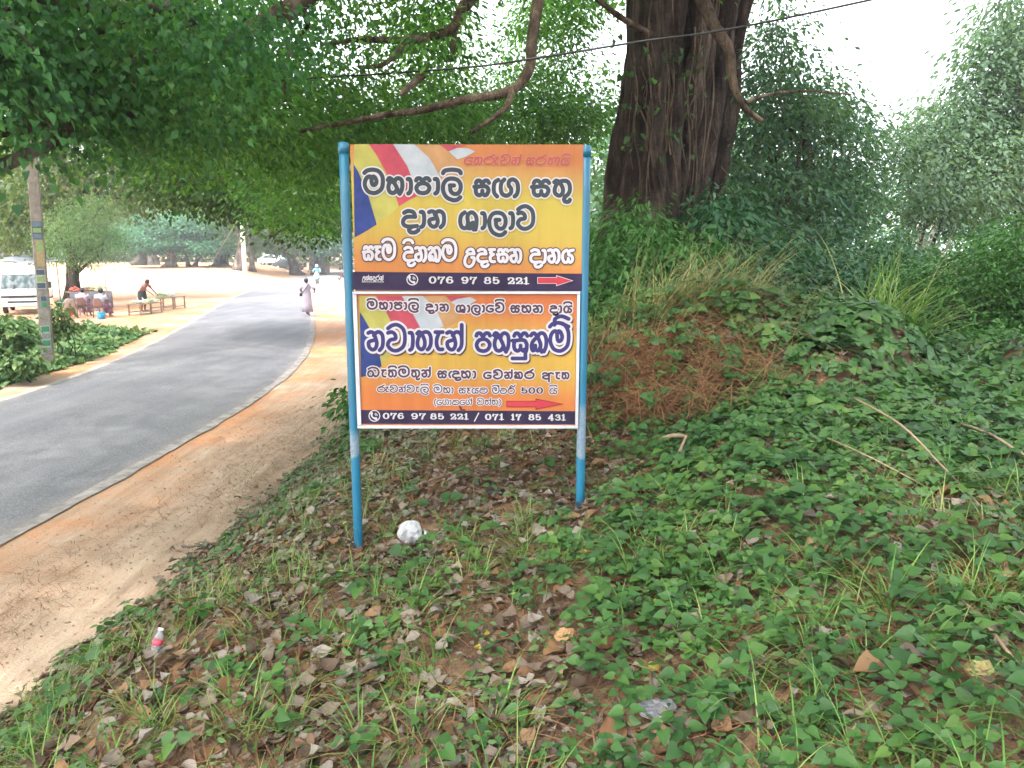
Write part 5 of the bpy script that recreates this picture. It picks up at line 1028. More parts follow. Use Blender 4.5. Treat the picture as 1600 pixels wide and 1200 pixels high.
# ------------------------------------------------------------------ poles and cables
concrete = plain('pole_concrete', (.18, .16, .145), .9, .3, 9, bump=.4)
def near_pole():
    O = on_z(76, 574); O.z = gz(O.x, O.y); t = empty('utility_pole', O, 'square grey concrete pole with small posters on the left verge', 'pole', R(-30) * 0)
    yaw = R(28); lean = Vector((.028, 0, 1))
    mb = MB(); H = 8.2; pts = []
    b = len(mb.v)
    for k in range(13):
        s = k / 12; hw = .13 - .035 * s
        for (a, c) in ((-1, -1), (1, -1), (1, 1), (-1, 1)):
            X, Y = a * hw, c * hw * .9; X, Y = X * math.cos(yaw) - Y * math.sin(yaw), X * math.sin(yaw) + Y * math.cos(yaw)
            mb.v.append(O + Vector((X, Y, -.2)) + lean * (H * s))
    for k in range(12):
        for i in range(4): mb.f.append([k * 4 + i, k * 4 + (i + 1) % 4, k * 4 + 4 + (i + 1) % 4, k * 4 + 4 + i])
    mb.f.append([48, 49, 50, 51]); mb.build('shaft', concrete, t, False, bevel=.015, origin=O)
    def poster(z0, z1, u0, u1, cols, lab):
        """a pasted bill on the front face, banded like the printed ones"""
        def P(u, z, off):
            s = (z + .2) / H; hw = .13 - .035 * s; X, Y = u * hw, -hw * .9 - off
            X, Y = X * math.cos(yaw) - Y * math.sin(yaw), X * math.sin(yaw) + Y * math.cos(yaw); return O + Vector((X, Y, -.2)) + lean * (H * s)
        def quad(name, ua, ub, za, zb, off, mat, par):
            mb = MB(); mb.v = [P(ua, za, off), P(ub, za, off), P(ub, zb, off), P(ua, zb, off), P(ua, za, off - .003), P(ub, za, off - .003), P(ub, zb, off - .003), P(ua, zb, off - .003)]
            mb.f = [[0, 1, 2, 3], [7, 6, 5, 4], [0, 4, 5, 1], [1, 5, 6, 2], [2, 6, 7, 3], [3, 7, 4, 0]]; return mb.build(name, mat, par, origin=O)
        bill = quad('poster', u0, u1, z0, z1, .005, cols[0], t); bill['label'] = lab
        n = len(cols) - 1; h = (z1 - z0) / n
        for i, c in enumerate(cols[1:]):
            if c: quad('poster_band', u0 + .12, u1 - .12, z0 + h * i + h * .12, z0 + h * (i + 1) - h * .1, .009, c, bill)
    c = {k: plain('bill_' + k, v, .7, .25, 25) for k, v in dict(white=(.3, .31, .31), navy=(.04, .06, .09), lime=(.17, .26, .1), green=(.03, .17, .08), sand=(.26, .2, .11), blue=(.09, .14, .2), grey=(.17, .18, .19)).items()}
    poster(.36, 1.02, -.75, .75, [c['white'], c['grey'], c['green'], c['grey'], c['green']], 'tall green and white poster low on the pole')
    poster(1.45, 1.72, -.4, .7, [c['grey'], c['green'], c['navy']], 'small faded green sticker')
    poster(1.88, 2.34, -.85, .75, [c['white'], c['navy'], c['lime'], c['navy']], 'navy poster with a lime stripe')
    poster(2.40, 3.0, -.5, .9, [c['sand'], c['sand'], c['lime']], 'torn sand-coloured poster')
    poster(3.02, 3.42, -.85, .8, [c['navy'], c['blue'], c['lime'], c['blue']], 'topmost blue and lime poster')
near_pole()
def far_pole():
    O = at(383, 428, 76); O.z = gz(O.x, 76); t = empty('utility_pole', O, 'tall white concrete pole far off in front of a straight grey trunk', 'pole')
    MB().tube([O + Vector((0, 0, -.2)), O + Vector((0, 0, 7.2))], [.24, .17], 10).build('shaft', plain('pole_white', (.5, .48, .46), .8), t, True, origin=O)
    MB().box(O + Vector((0, 0, 6.7)), (1.6, .1, .12)).build('cross_arm', M['twig'], t, origin=O); MB().tube([O + Vector((-.5, 0, 6.6)), O + Vector((-1.6, .3, 7.3))], .04, 6).build('bracket', M['twig'], t, True, origin=O)
    st = MB().tube([O + Vector((-.1, 0, 6)), O + Vector((-4.3, .5, .1))], .018, 5).build('stay_wire', M['twig'], t, True, origin=O)
far_pole()
rubber = plain('cable_black', (.012, .012, .014), .5)
def cable(label, pts, r):
    P = cat3([at(*q) for q in pts], 8); o = MB().tube(P, r, 7).build('cable', rubber, None, True, origin=P[0]); o.location = P[0]; tag(o, label, 'cable', 'overhead cables')
cable('thick black cable running right across the fig trunk', [(-900, 60, 14), (-200, 160, 11.5), (110, 155, 10.5), (380, 130, 9.6), (700, 108, 9.0), (830, 92, 8.8), (1000, 65, 8.6), (1210, 32, 8.4), (1900, -120, 8)], .012)
cable('thin black cable slanting down from the top left leaves', [(-300, 0, 7), (0, 85, 9), (110, 142, 10), (190, 180, 11), (290, 215, 13), (380, 250, 17), (383, 335, 76)], .008)
cable('hair-thin wire sagging below the other cables', [(-300, 190, 9), (150, 205, 10), (230, 215, 11), (330, 222, 12), (420, 232, 14), (560, 240, 20)], .006)

# ------------------------------------------------------------------ people
def skin_mat(): return plain('skin', (.13, .065, .04), .55, .1, 12)
SKIN = skin_mat(); HAIR = plain('hair_black', (.012, .01, .01), .5)
def person(name, label, loc, rz, J, cloth, group=None):
    """J: joints in local metres (facing -Y); limbs grown as one skin; cloth: list of (name, material, rings)"""
    t = empty(name, loc, label, 'person', rz, group)
    V, E, Rr = [], [], []
    def add(p, r, par=None):
        V.append(p); Rr.append(r)
        if par is not None: E.append((par, len(V) - 1))
        return len(V) - 1
    pel = add(J['pelvis'], .115); wa = add(J['waist'], .1, pel); ch = add(J['chest'], .12, wa); nk = add(J['neck'], .05, ch)
    h0 = Vector(J['head']); f = Vector(J.get('face', (0, -1, 0))).normalized()
    j = add(h0 - Vector((0, 0, .06)), .062, nk); j = add(h0, .088, j); j = add(h0 + Vector((0, 0, .07)), .068, j); add(h0 + f * .095 - Vector((0, 0, .005)), .016, len(V) - 2)
    for s in ('l', 'r'):
        sh = add(J['shoulder_' + s], .055, ch); el = add(J['elbow_' + s], .04, sh); wr = add(J['wrist_' + s], .028, el)
        d = (Vector(J['wrist_' + s]) - Vector(J['elbow_' + s])).normalized(); u = d.cross(Vector((0, 0, 1)));  u = u.normalized() if u.length > .1 else Vector((1, 0, 0))
        pm = add(Vector(J['wrist_' + s]) + d * .06, .03, wr)
        for k, (o_, l_) in enumerate(((-.026, .065), (-.009, .08), (.009, .075), (.026, .06))):
            a = add(Vector(V[pm]) + u * o_ + d * .03, .009, pm); add(Vector(V[pm]) + u * o_ * 1.2 + d * (.03 + l_) - Vector((0, 0, .012)), .007, a)
        a = add(Vector(V[wr]) + u * -.035 + d * .035, .011, wr); add(Vector(V[a]) + u * -.01 + d * .04, .008, a)
        hp = add(J['hip_' + s], .085, pel); kn = add(J['knee_' + s], .06, hp); an = add(J['ankle_' + s], .038, kn); fd = Vector(J.get('foot_' + s, (0, -.16, -.05)))
        add(Vector(J['ankle_' + s]) + fd * .4 + Vector((0, 0, -.01)), .034, an); add(Vector(J['ankle_' + s]) + fd, .028, len(V) - 1)
    me = bpy.data.meshes.new('body'); me.from_pydata([tuple(v) for v in V], E, []); o = link_mesh('body', me, SKIN, t)
    sk = o.modifiers.new('skin', 'SKIN'); sk.use_smooth_shade = True; me.skin_vertices or None
    for i, r in enumerate(Rr): me.skin_vertices[0].data[i].radius = (r, r); me.skin_vertices[0].data[i].use_root = (i == 0)
    o.modifiers.new('sub', 'SUBSURF').render_levels = 1
    hb = MB(); hb.ball(h0 - f * .022 + Vector((0, 0, .03)), (.1, .105, .105), 14, 10)
    if J.get('bun'): hb.ball(h0 - f * .12 + Vector((0, 0, -.01)), .05, 10, 8)
    hb.build('hair', HAIR, t, True)
    for (nm, mt, parts) in cloth:
        mb = MB()
        for pr in parts:
            if pr[0] == 'tube': mb.tube(pr[1], pr[2], 12)
            else: mb.lathe(pr[1], 20)
        mb.build(nm, mt, t, True)
    return t
def stand_pose(**kw):
    J = dict(pelvis=(0, 0, .88), waist=(0, 0, 1.04), chest=(0, 0, 1.24), neck=(0, 0, 1.38), head=(0, -.01, 1.48), shoulder_l=(.17, 0, 1.32), shoulder_r=(-.17, 0, 1.32), elbow_l=(.24, .03, 1.06), elbow_r=(-.24, .03, 1.06), wrist_l=(.22, -.08, .86), wrist_r=(-.22, -.08, .86),
             hip_l=(.09, 0, .84), hip_r=(-.09, 0, .84), knee_l=(.1, -.02, .46), knee_r=(-.1, -.02, .46), ankle_l=(.1, .02, .07), ankle_r=(-.1, .02, .07))
    J.update(kw); return J
white_cloth = plain('cloth_white', (.34, .3, .36), .9, .08); pink_cloth = plain('cloth_pink', (.3, .12, .11), .9, .1); black_cloth = plain('cloth_black', (.03, .03, .035), .9); purple_cloth = plain('cloth_purple', (.22, .12, .2), .9); blue_cloth = plain('cloth_blue', (.12, .3, .42), .9)
def walker():
    L = on_z(481, 494); L.z = gz(L.x, L.y) if abs(L.x - road_x(L.y)) > RW / 2 + .2 else 0.03
    J = stand_pose(elbow_r=(.36, .1, 1.16), wrist_r=(.2, -.02, 1.04), shoulder_r=(-.17, 0, 1.32), elbow_l=(.27, .05, 1.08), wrist_l=(.2, -.1, 1.0), knee_l=(.1, -.12, .47), ankle_l=(.09, -.2, .08), knee_r=(-.09, .03, .46), ankle_r=(-.09, .2, .09), bun=True)
    J['elbow_r'] = (-.38, .06, 1.12); J['wrist_r'] = (-.3, -.14, 1.02)
    cl = [('dress', white_cloth, [('lathe', [(0, .0, .16, .25, .24), (0, .0, .45, .22, .2), (0, 0, .8, .2, .155), (0, 0, .9, .2, .15), (0, 0, 1.06, .155, .12), (0, 0, 1.2, .19, .135), (0, 0, 1.32, .19, .12), (0, 0, 1.385, .07, .07)]),
                                  ('tube', [(.16, 0, 1.32), (.235, .03, 1.18), (.26, .05, 1.1)], [.075, .07, .07]), ('tube', [(-.16, 0, 1.32), (-.29, .03, 1.21), (-.35, .06, 1.14)], [.075, .07, .07])])]
    t = person('person', 'woman in a long white dress walking away along the road edge', L, R(180), J, cl)
    st = [(.15, .1, 1.38), (.1, .15, 1.28), (0, .165, 1.15), (-.1, .16, 1.02), (-.2, .12, .93)]
    st = [(-x, y, z) for (x, y, z) in st]
    t = empty('shoulder_bag', L, 'black shoulder bag slung across the back of the walking woman', 'bag', R(180))
    MB().tube(cat3([Vector(p) for p in st], 4), .018, 6).build('strap', black_cloth, t, True)
    MB().ball((.25, .03, .9), (.05, .11, .09), 12, 8).build('pouch', black_cloth, t, True)
walker()
def seated(name, label, px, py, top, rz):
    L = on_z(px, py); L.z = gz(L.x, L.y)
    J = dict(pelvis=(0, .05, .5), waist=(0, .05, .66), chest=(0, .0, .86), neck=(0, -.06, 1.0), head=(0, -.12, 1.1), shoulder_l=(.18, -.02, .94), shoulder_r=(-.18, -.02, .94), elbow_l=(.25, -.1, .7), elbow_r=(-.25, -.1, .7), wrist_l=(.16, -.3, .66), wrist_r=(-.16, -.3, .66),
             hip_l=(.1, .02, .48), hip_r=(-.1, .02, .48), knee_l=(.13, -.4, .5), knee_r=(-.13, -.4, .5), ankle_l=(.13, -.42, .08), ankle_r=(-.13, -.42, .08))
    cl = [('shirt', top, [('lathe', [(0, .05, .46, .19, .15), (0, .05, .62, .19, .14), (0, .02, .8, .21, .145), (0, -.02, .93, .2, .12), (0, -.055, 1.01, .07, .07)]), ('tube', [(.18, -.02, .94), (.24, -.08, .76)], [.075, .07]), ('tube', [(-.18, -.02, .94), (-.24, -.08, .76)], [.075, .07])]),
          ('skirt', purple_cloth, [('tube', [(.08, .04, .5), (.13, -.38, .52), (.13, -.43, .3), (.13, -.43, .14)], [.13, .1, .11, .12]), ('tube', [(-.08, .04, .5), (-.13, -.38, .52), (-.13, -.43, .3), (-.13, -.43, .14)], [.13, .1, .11, .12])])]
    return person(name, label, L, rz, J, cl), L
_, c1 = seated('person', 'person in a white shirt seated on the left brown plastic chair', 131, 494, white_cloth, R(190))
_, c2 = seated('person', 'person in pale blue seated on the right brown plastic chair', 159, 496, plain('cloth_pale_blue', (.3, .33, .42),   .9), R(176))
def vendor():
    L = on_z(225, 488); L.z = gz(L.x, L.y)
    J = stand_pose(waist=(0, -.04, 1.03), chest=(0, -.16, 1.19), neck=(0, -.26, 1.29), head=(0, -.34, 1.37), shoulder_l=(.17, -.2, 1.25), shoulder_r=(-.17, -.2, 1.25), elbow_l=(.2, -.38, 1.02), elbow_r=(-.2, -.38, 1.02), wrist_l=(.14, -.6, .85), wrist_r=(-.14, -.58, .85), bun=True)
    cl = [('blouse', pink_cloth, [('lathe', [(0, -.02, .96, .17, .14), (0, -.08, 1.1, .17, .13), (0, -.17, 1.22, .19, .12), (0, -.25, 1.31, .07, .07)]), ('tube', [(.17, -.2, 1.25), (.2, -.3, 1.12)], [.07, .065]), ('tube', [(-.17, -.2, 1.25), (-.2, -.3, 1.12)], [.07, .065])]),
          ('skirt', black_cloth, [('lathe', [(0, .02, .4, .2, .2), (0, .02, .7, .2, .19), (0, .02, .92, .2, .17), (0, -.01, .99, .16, .13)])])]
    person('person', 'woman in a pink top and dark skirt bending over the low tables', L, R(78), J, cl)
vendor()

# ------------------------------------------------------------------ stall things
brown_pl = plain('plastic_brown', (.16, .08, .07), .4, .1); cream_pl = plain('plastic_cream', (.5, .42, .28), .5, .1); wood_m = plain('table_wood', (.22, .16, .11), .8, .3, 12)
def chair(label, loc, rz, mat):
    t = empty('plastic_chair', loc, label, 'chair', rz, 'plastic chairs at the stall')
    MB().box((0, 0, .42), (.46, .44, .035)).build('seat', mat, t, bevel=.012)
    for (x, y) in ((-.2, -.19), (.2, -.19), (-.2, .19), (.2, .19)):
        MB().tube([(x * 1.12, y * 1.15, 0), (x, y, .42)], [.02, .027], 8).build('leg', mat, t, True)
    bk = MB(); rows = []                     # rounded back rest, bowed round the sitter
    for k in range(7):
        s = k / 6; w_ = .22 * math.sqrt(max(0.05, 1 - (s * .92) ** 3))
        for i in range(9):
            u = (i - 4) / 4; bk.v.append(Vector((u * w_, .22 + .05 * s - .05 * u * u, .44 + .4 * s)))
    for k in range(7):
        s = k / 6; w_ = .22 * math.sqrt(max(0.05, 1 - (s * .92) ** 3))
        for i in range(9):
            u = (i - 4) / 4; bk.v.append(Vector((u * w_, .24 + .05 * s - .05 * u * u, .44 + .4 * s)))
    for k in range(6):
        for i in range(8):
            a = k * 9 + i; bk.f.append([a, a + 1, a + 10, a + 9]); bk.f.append([63 + a + 9, 63 + a + 10, 63 + a + 1, 63 + a])
    edge = [i for i in range(9)] + [9 * k + 8 for k in range(1, 7)] + [54 + i for i in range(7, -1, -1)] + [9 * k for k in range(5, 0, -1)]
    for a, b in zip(edge, edge[1:] + edge[:1]): bk.f.append([a, b, 63 + b, 63 + a])
    bk.build('backrest', mat, t, True)
    for x in (-.225, .225): MB().tube([(x, .22, .64), (x * 1.05, 0, .66), (x, -.17, .62), (x * .95, -.18, .43)], .018, 6).build('armrest', mat, t, True)
    return t
chair('brown plastic chair under the person in the white shirt', c1, R(190), brown_pl)
chair('brown plastic chair under the person in pale blue', c2, R(176), brown_pl)
L = on_z(88, 497); chair('empty cream plastic chair right of the concrete pole', Vector((L.x, L.y, gz(L.x, L.y))), R(170), cream_pl)
L = on_z(112, 497); chair('empty brown plastic chair nearest the truck', Vector((L.x, L.y, gz(L.x, L.y))), R(205), plain('plastic_dull', (.27, .2, .18), .5))
def table(label, a, b, h, wd, top, skirt=None, legs=3, name='table'):
    a = Vector(a); b = Vector(b); c = (a + b) / 2; rz = math.atan2(b.y - a.y, b.x - a.x); ln = (b - a).length; c.z = gz(c.x, c.y)
    t = empty(name, c, label, 'table', rz, 'stall tables')
    MB().box((0, 0, h - .02), (ln, wd, .04)).build('tabletop', top, t, bevel=.006)
    for i in range(legs):
        for y in (-wd / 2 + .05, wd / 2 - .05):
            x = -ln / 2 + .08 + (ln - .16) * i / (legs - 1); MB().box((x, y, (h - .04) / 2), (.05, .05, h - .04)).build('leg', wood_m, t)
    for y in (-wd / 2 + .05, wd / 2 - .05): MB().box((0, y, .14), (ln - .22, .03, .04)).build('rail', wood_m, t)
    if skirt:
        mb = MB(); n = 40                  # cloth hung along the front, gently pleated
        for i in range(n + 1):
            x = -ln / 2 + ln * i / n
            for z, k in ((h + .005, 0), (h * .6, .03), (.12, .05)): mb.v.append(Vector((x, -wd / 2 - .02 - k * (.5 + .5 * math.sin(i * 1.7)), z)))
        for i in range(n):
            for k in range(2): q = i * 3 + k; mb.f.append([q, q + 3, q + 4, q + 1])
        o = mb.build('cloth', skirt, t, True); o.modifiers.new('thick', 'SOLIDIFY').thickness = .008
    return t, c, rz, ln, h
a = on_z(108, 487); b = on_z(174, 484)
tb, tcn, trz, tln, th = table('long stall table hung with grey cloth behind the seated people', a, b, .92, .9, wood_m, plain('cloth_grey', (.12, .115, .13), .9, .2, 3))
def heap(name, label, cat, base, rz, rx, ry, hh, item, n, mats, group):
    """a heap of small goods piled on a table, built as one lot"""
    t = empty(name, base, label, cat, rz, group)
    for mi, mt in enumerate(mats):
        mb = MB()
        for i in range(n):
            u = rng.uniform(0, 2 * math.pi); q = math.sqrt(rng.uniform(0, 1)); z = hh * (1 - q * q) * rng.uniform(.2, 1); p = Vector((rx * q * math.cos(u), ry * q * math.sin(u), z + item * .35))
            if item > .13: d = Vector((rng.normal(0, 1), rng.normal(0, .6), rng.normal(0, .15))).normalized() * item; mb.tube([p - d, p, p + d], [.012, .03, .012], 6)
            else: mb.ball(p, (item, item * .9, item * .75), 8, 6)
        mb.build('goods', mt, t, True)
    return t
def on_table(tt, u, v=0): 
    T_, c, rz, ln, h = tt; return Vector((c.x + math.cos(rz) * u - math.sin(rz) * v, c.y + math.sin(rz) * u + math.cos(rz) * v, c.z + h + .006))
S1 = (tb, tcn, trz, tln, th)
m_red = plain('veg_red', (.4, .08, .05), .5, .3, 10); m_green = plain('veg_green', (.18, .3, .1), .6, .3, 10); m_yel = plain('veg_straw', (.5, .45, .22), .7, .3, 10); m_pale = plain('veg_pale', (.5, .55, .42), .7, .2, 10); m_lilac = plain('veg_lilac', (.3, .2, .26), .7, .2)
heap('produce_heap', 'heap of red vegetables at the left end of the long table', 'produce', on_table(S1, -tln / 2 + .3), trz, .26, .3, .22, .06, 34, [m_red], 'goods on the long table')
heap('produce_heap', 'heap of green and red vegetables second from the left on the long table', 'produce', on_table(S1, -tln / 2 + .85), trz, .25, .3, .2, .06, 22, [m_green, m_red], 'goods on the long table')
heap('produce_heap', 'dull purple bundles in the middle of the long table', 'produce', on_table(S1, -.0), trz, .28, .3, .2, .16, 18, [m_lilac], 'goods on the long table')
heap('produce_heap', 'straw-coloured bundles at the right end of the long table', 'produce', on_table(S1, tln / 2 - .5), trz, .45, .3, .24, .17, 26, [m_yel, m_pale], 'goods on the long table')
p0 = on_z(171, 489); p0.z = gz(p0.x, p0.y)
o = MB().tube([p0 + Vector((0, 0, -.1)), p0 + Vector((-.05, 0, 1.75))], .022, 7).build('pole_stake', M['twig'], None, True, origin=p0); o.location = p0; tag(o, 'thin upright stake at the right end of the long table', 'stake')
S2 = table('front low bench table with a flat pale load, nearest the road', on_z(209, 493), on_z(246, 488), .5, .62, wood_m, None, 3)
S3 = table('rear low bench table at the right end beyond the woman', on_z(243, 486), on_z(283, 481), .62, .62, wood_m, None, 3)
heap('flower_bundle', 'flat pale bundle at the left end of the front low table', 'bundle', on_table(S2, -.35), S2[2], .42, .25, .1, .17, 26, [m_pale], 'bundles on the low tables')
heap('flower_bundle', 'green and white bundle at the right end of the front low table', 'bundle', on_table(S2, .42), S2[2], .36, .25, .16, .17, 18, [m_green, m_pale], 'bundles on the low tables')
heap('flower_bundle', 'small green bundle at the left end of the rear low table', 'bundle', on_table(S3, -.45), S3[2], .3, .22, .14, .16, 20, [m_green], 'bundles on the low tables')
o = crumple('sack', 'white plastic sack sitting on the rear low table', 'sack', 265, 486, .2, film('sack_film', (.7, .68, .66), .9), .9); o.location = on_table(S3, .25)
def lathe_thing(name, label, cat, loc, prof, mat, rim=None, group=None):
    t = empty(name, loc, label, cat, group=group); MB().lathe([(0, 0, z, r, r) for (z, r) in prof], 20).build('body', mat, t, True)
    z, r = prof[-1]; MB().lathe([(0, 0, z - .012, r + .006, r + .006), (0, 0, z + .01, r + .008, r + .008)], 20).build('rim', rim or mat, t, True)
    pts = [Vector((r * math.cos(a), -.02, z + .13 * math.sin(a))) for a in np.linspace(0, math.pi, 10)]; MB().tube(pts, .006, 5).build('handle', rim or mat, t, True)
    return t
L = on_z(159, 499); L.z = gz(L.x, L.y); lathe_thing('bucket', 'blue plastic bucket in front of the right chair', 'bucket', L, [(0, .13), (.02, .14), (.26, .165)], plain('bucket_blue', (.02, .22, .36), .4))
L = on_z(97, 484); L.z = gz(L.x, L.y); crumple('green_sack', 'dark green bag between the truck and the stall', 'bag', 97, 484, .25, plain('bag_green', (.02, .12, .09), .5), .95).location = L
def crate(label, px, py, col, group='crates'):
    L = on_z(px, py); L.z = gz(L.x, L.y); t = empty('crate', L, label, 'crate', R(20), group); m = plain('crate_plastic', col, .45)
    MB().box((0, 0, .02), (.5, .34, .03)).build('base', m, t)
    for (c, d) in (((0, -.165, .15), (.5, .02, .24)), ((0, .165, .15), (.5, .02, .24)), ((-.24, 0, .15), (.02, .31, .24)), ((.24, 0, .15), (.02, .31, .24))):
        s = MB()
        for k in range(4): s.box((c[0], c[1], .055 + k * .065), (d[0], d[1], .04))
        for e in (-1, 0, 1): s.box((c[0] + e * .45 * (d[0] - .04) * (d[0] > .1), c[1] + e * .45 * (d[1] - .04) * (d[1] > .1), .15), (max(.03, .0) if d[0] > .1 else .014, .03 if d[1] > .1 else .014, .25))
        s.build('side', m, t)
crate('red plastic crate under the left end of the long table', 111, 492, (.42, .05, .06))

# ------------------------------------------------------------------ truck and other vehicles
car_white = plain('paint_white', (.68, .68, .7), .25, .04, 2); glass_m, nt_, P_, N_, L_ = mat_new('vehicle_glass'); P_.inputs['Base Color'].default_value = (.05, .08, .09, 1); P_.inputs['Roughness'].default_value = .05; P_.inputs['Specular IOR Level'].default_value = .8
dark_pl = plain('plastic_black', (.025, .025, .028), .5); chrome = plain('chrome', (.5, .5, .52), .2, .05, metal=.8); tyre_m = plain('tyre_rubber', (.02, .02, .02), .85)
def wheel(par, x, y, r, wd, sx=1):
    w_ = empty_part('wheel', par); 
    tt = MB().tube([(x - wd / 2, y, r), (x - wd / 2 + .02, y, r), (x + wd / 2 - .02, y, r), (x + wd / 2, y, r)], [r - .03, r, r, r - .03], 20).build('tyre', tyre_m, w_, True)
    MB().tube([(x - wd / 2 - .005, y, r), (x + wd / 2 + .005, y, r)], r * .6, 16).build('rim', chrome, w_, True)
def empty_part(name, par):
    o = bpy.data.objects.new(name, None); C.objects.link(o); o.parent = par; return o
def truck():
    L = on_z(38, 492); L.z = gz(L.x, L.y); t = empty('small_truck', L, 'small white lorry facing the road behind the concrete pole', 'truck', R(27))
    W = .88
    prof = [(-.0, .38), (-.03, .62), (.0, .98), (.06, 1.06), (.52, 1.78), (.62, 1.84), (1.6, 1.88), (1.66, 1.8), (1.68, .45), (1.3, .42), (1.18, .66), (.78, .66), (.62, .42), (.1, .36)]
    mb = MB(); mb.prism([(y, z) for (y, z) in prof], -W, W, 'x'); mb.build('cab', car_white, t, False, bevel=.035)
    def slanted(name, x0, x1, y0, z0, y1, z1, mat, off=.012, par=None):
        d = Vector((0, y1 - y0, z1 - z0)).normalized(); n = Vector((0, -d.z, d.y)) * off; m = MB(); q = [(x0, y0, z0), (x1, y0, z0), (x1 * .94, y1, z1), (x0 * .94, y1, z1)]
        m.v = [Vector(p) + n for p in q] + [Vector(p) - n for p in q]; m.f = [[0, 1, 2, 3], [7, 6, 5, 4], [0, 4, 5, 1], [1, 5, 6, 2], [2, 6, 7, 3], [3, 7, 4, 0]]; return m.build(name, mat, par or t)
    slanted('windscreen', -.78, .78, .1, 1.1, .5, 1.74, glass_m)
    for x in (-.3, .25): slanted('wiper', x, x + .03, .09, 1.1, .2, 1.3, dark_pl, .022)
    MB().box((0, -.025, .78), (1.55, .05, .09)).build('grille', dark_pl, t); MB().box((0, -.03, .55), (1.1, .04, .07)).build('air_intake', dark_pl, t)
    for s in (-1, 1):
        h = MB().box((s * .66, -.035, .66), (.34, .05, .15)).build('headlight', plain('lamp_glass', (.6, .62, .62), .1), t, bevel=.015); MB().box((s * .845, -.03, .66), (.05, .05, .13)).build('indicator', plain('lamp_amber', (.6, .25, .05), .2), t)
        sw = MB(); q = [(.2, 1.1), (.58, 1.68), (1.22, 1.7), (1.26, 1.08)]; sw.prism(q, s * W, s * (W + .008), 'x'); sw.build('side_window', glass_m, t)
        MB().box((s * (W + .012), 1.2, .98), (.02, .12, .03)).build('door_handle', dark_pl, t)
        mr = MB().box((s * (W + .17), .12, 1.28), (.16, .06, .3)).build('mirror', dark_pl, t, bevel=.02); MB().tube([(s * W, .2, 1.2), (s * (W + .12), .13, 1.2)], .012, 6).build('mirror_arm', dark_pl, mr, True)
        for y in (.98, 3.1): wheel(t, s * (W - .1), y, .29, .17)
    MB().box((0, -.06, .43), (1.72, .1, .16)).build('bumper', car_white, t, bevel=.03); MB().box((0, -.118, .42), (.42, .012, .1)).build('number_plate', plain('plate', (.62, .62, .6), .4), t)
    MB().box((0, 2.85, .6), (1.72, 2.2, .08)).build('load_bed', dark_pl, t); MB().box((0, 2.6, .42), (.7, 2.8, .14)).build('chassis', dark_pl, t)
    for (c, d) in (((-.84, 2.85, .8), (.03, 2.2, .34)), ((.84, 2.85, .8), (.03, 2.2, .34)), ((0, 3.93, .8), (1.65, .03, .34))): MB().box(c, d).build('side_board', car_white, t)
    for (x, y) in ((-.84, 1.8), (.84, 1.8), (-.84, 3.9), (.84, 3.9)): MB().box((x, y, 1.5), (.05, .05, 1.12)).build('hoop_post', car_white, t)
    for (c, d) in (((0, 1.8, 2.07), (1.74, .06, .06)), ((0, 3.9, 2.07), (1.74, .06, .06)), ((-.84, 2.85, 2.07), (.05, 2.04, .05)), ((.84, 2.85, 2.07), (.05, 2.04, .05))): MB().box(c, d).build('hoop_rail', car_white, t)
    return t
truck()
def tarp_roof():
    L = on_z(30, 478); L.z = gz(L.x, L.y); t = empty('tarp_shelter', L, 'grey tarpaulin shelter raised on poles behind the white truck', 'shelter', R(20))
    mb = MB(); n = 14
    for i in range(n + 1):
        for k in range(7): u = i / n; v = k / 6; mb.v.append(Vector((-2.2 + 4.4 * u, -1.2 + 2.8 * v, 2.3 + .25 * v - .12 * math.sin(math.pi * u * 2) ** 2 - .1 * math.sin(math.pi * v))))
    for i in range(n):
        for k in range(6): a = i * 7 + k; mb.f.append([a, a + 7, a + 8, a + 1])
    o = mb.build('tarpaulin', plain('tarp_grey', (.2, .22, .26), .6, .2, 2), t, True); o.modifiers.new('thick', 'SOLIDIFY').thickness = .01
    for (x, y) in ((-2.1, -1.1), (2.1, -1.1), (-2.1, 1.5), (2.1, 1.5)): MB().tube([(x, y, -.05), (x, y, 2.32)], .03, 7).build('pole', M['twig'], t, True)
tarp_roof()
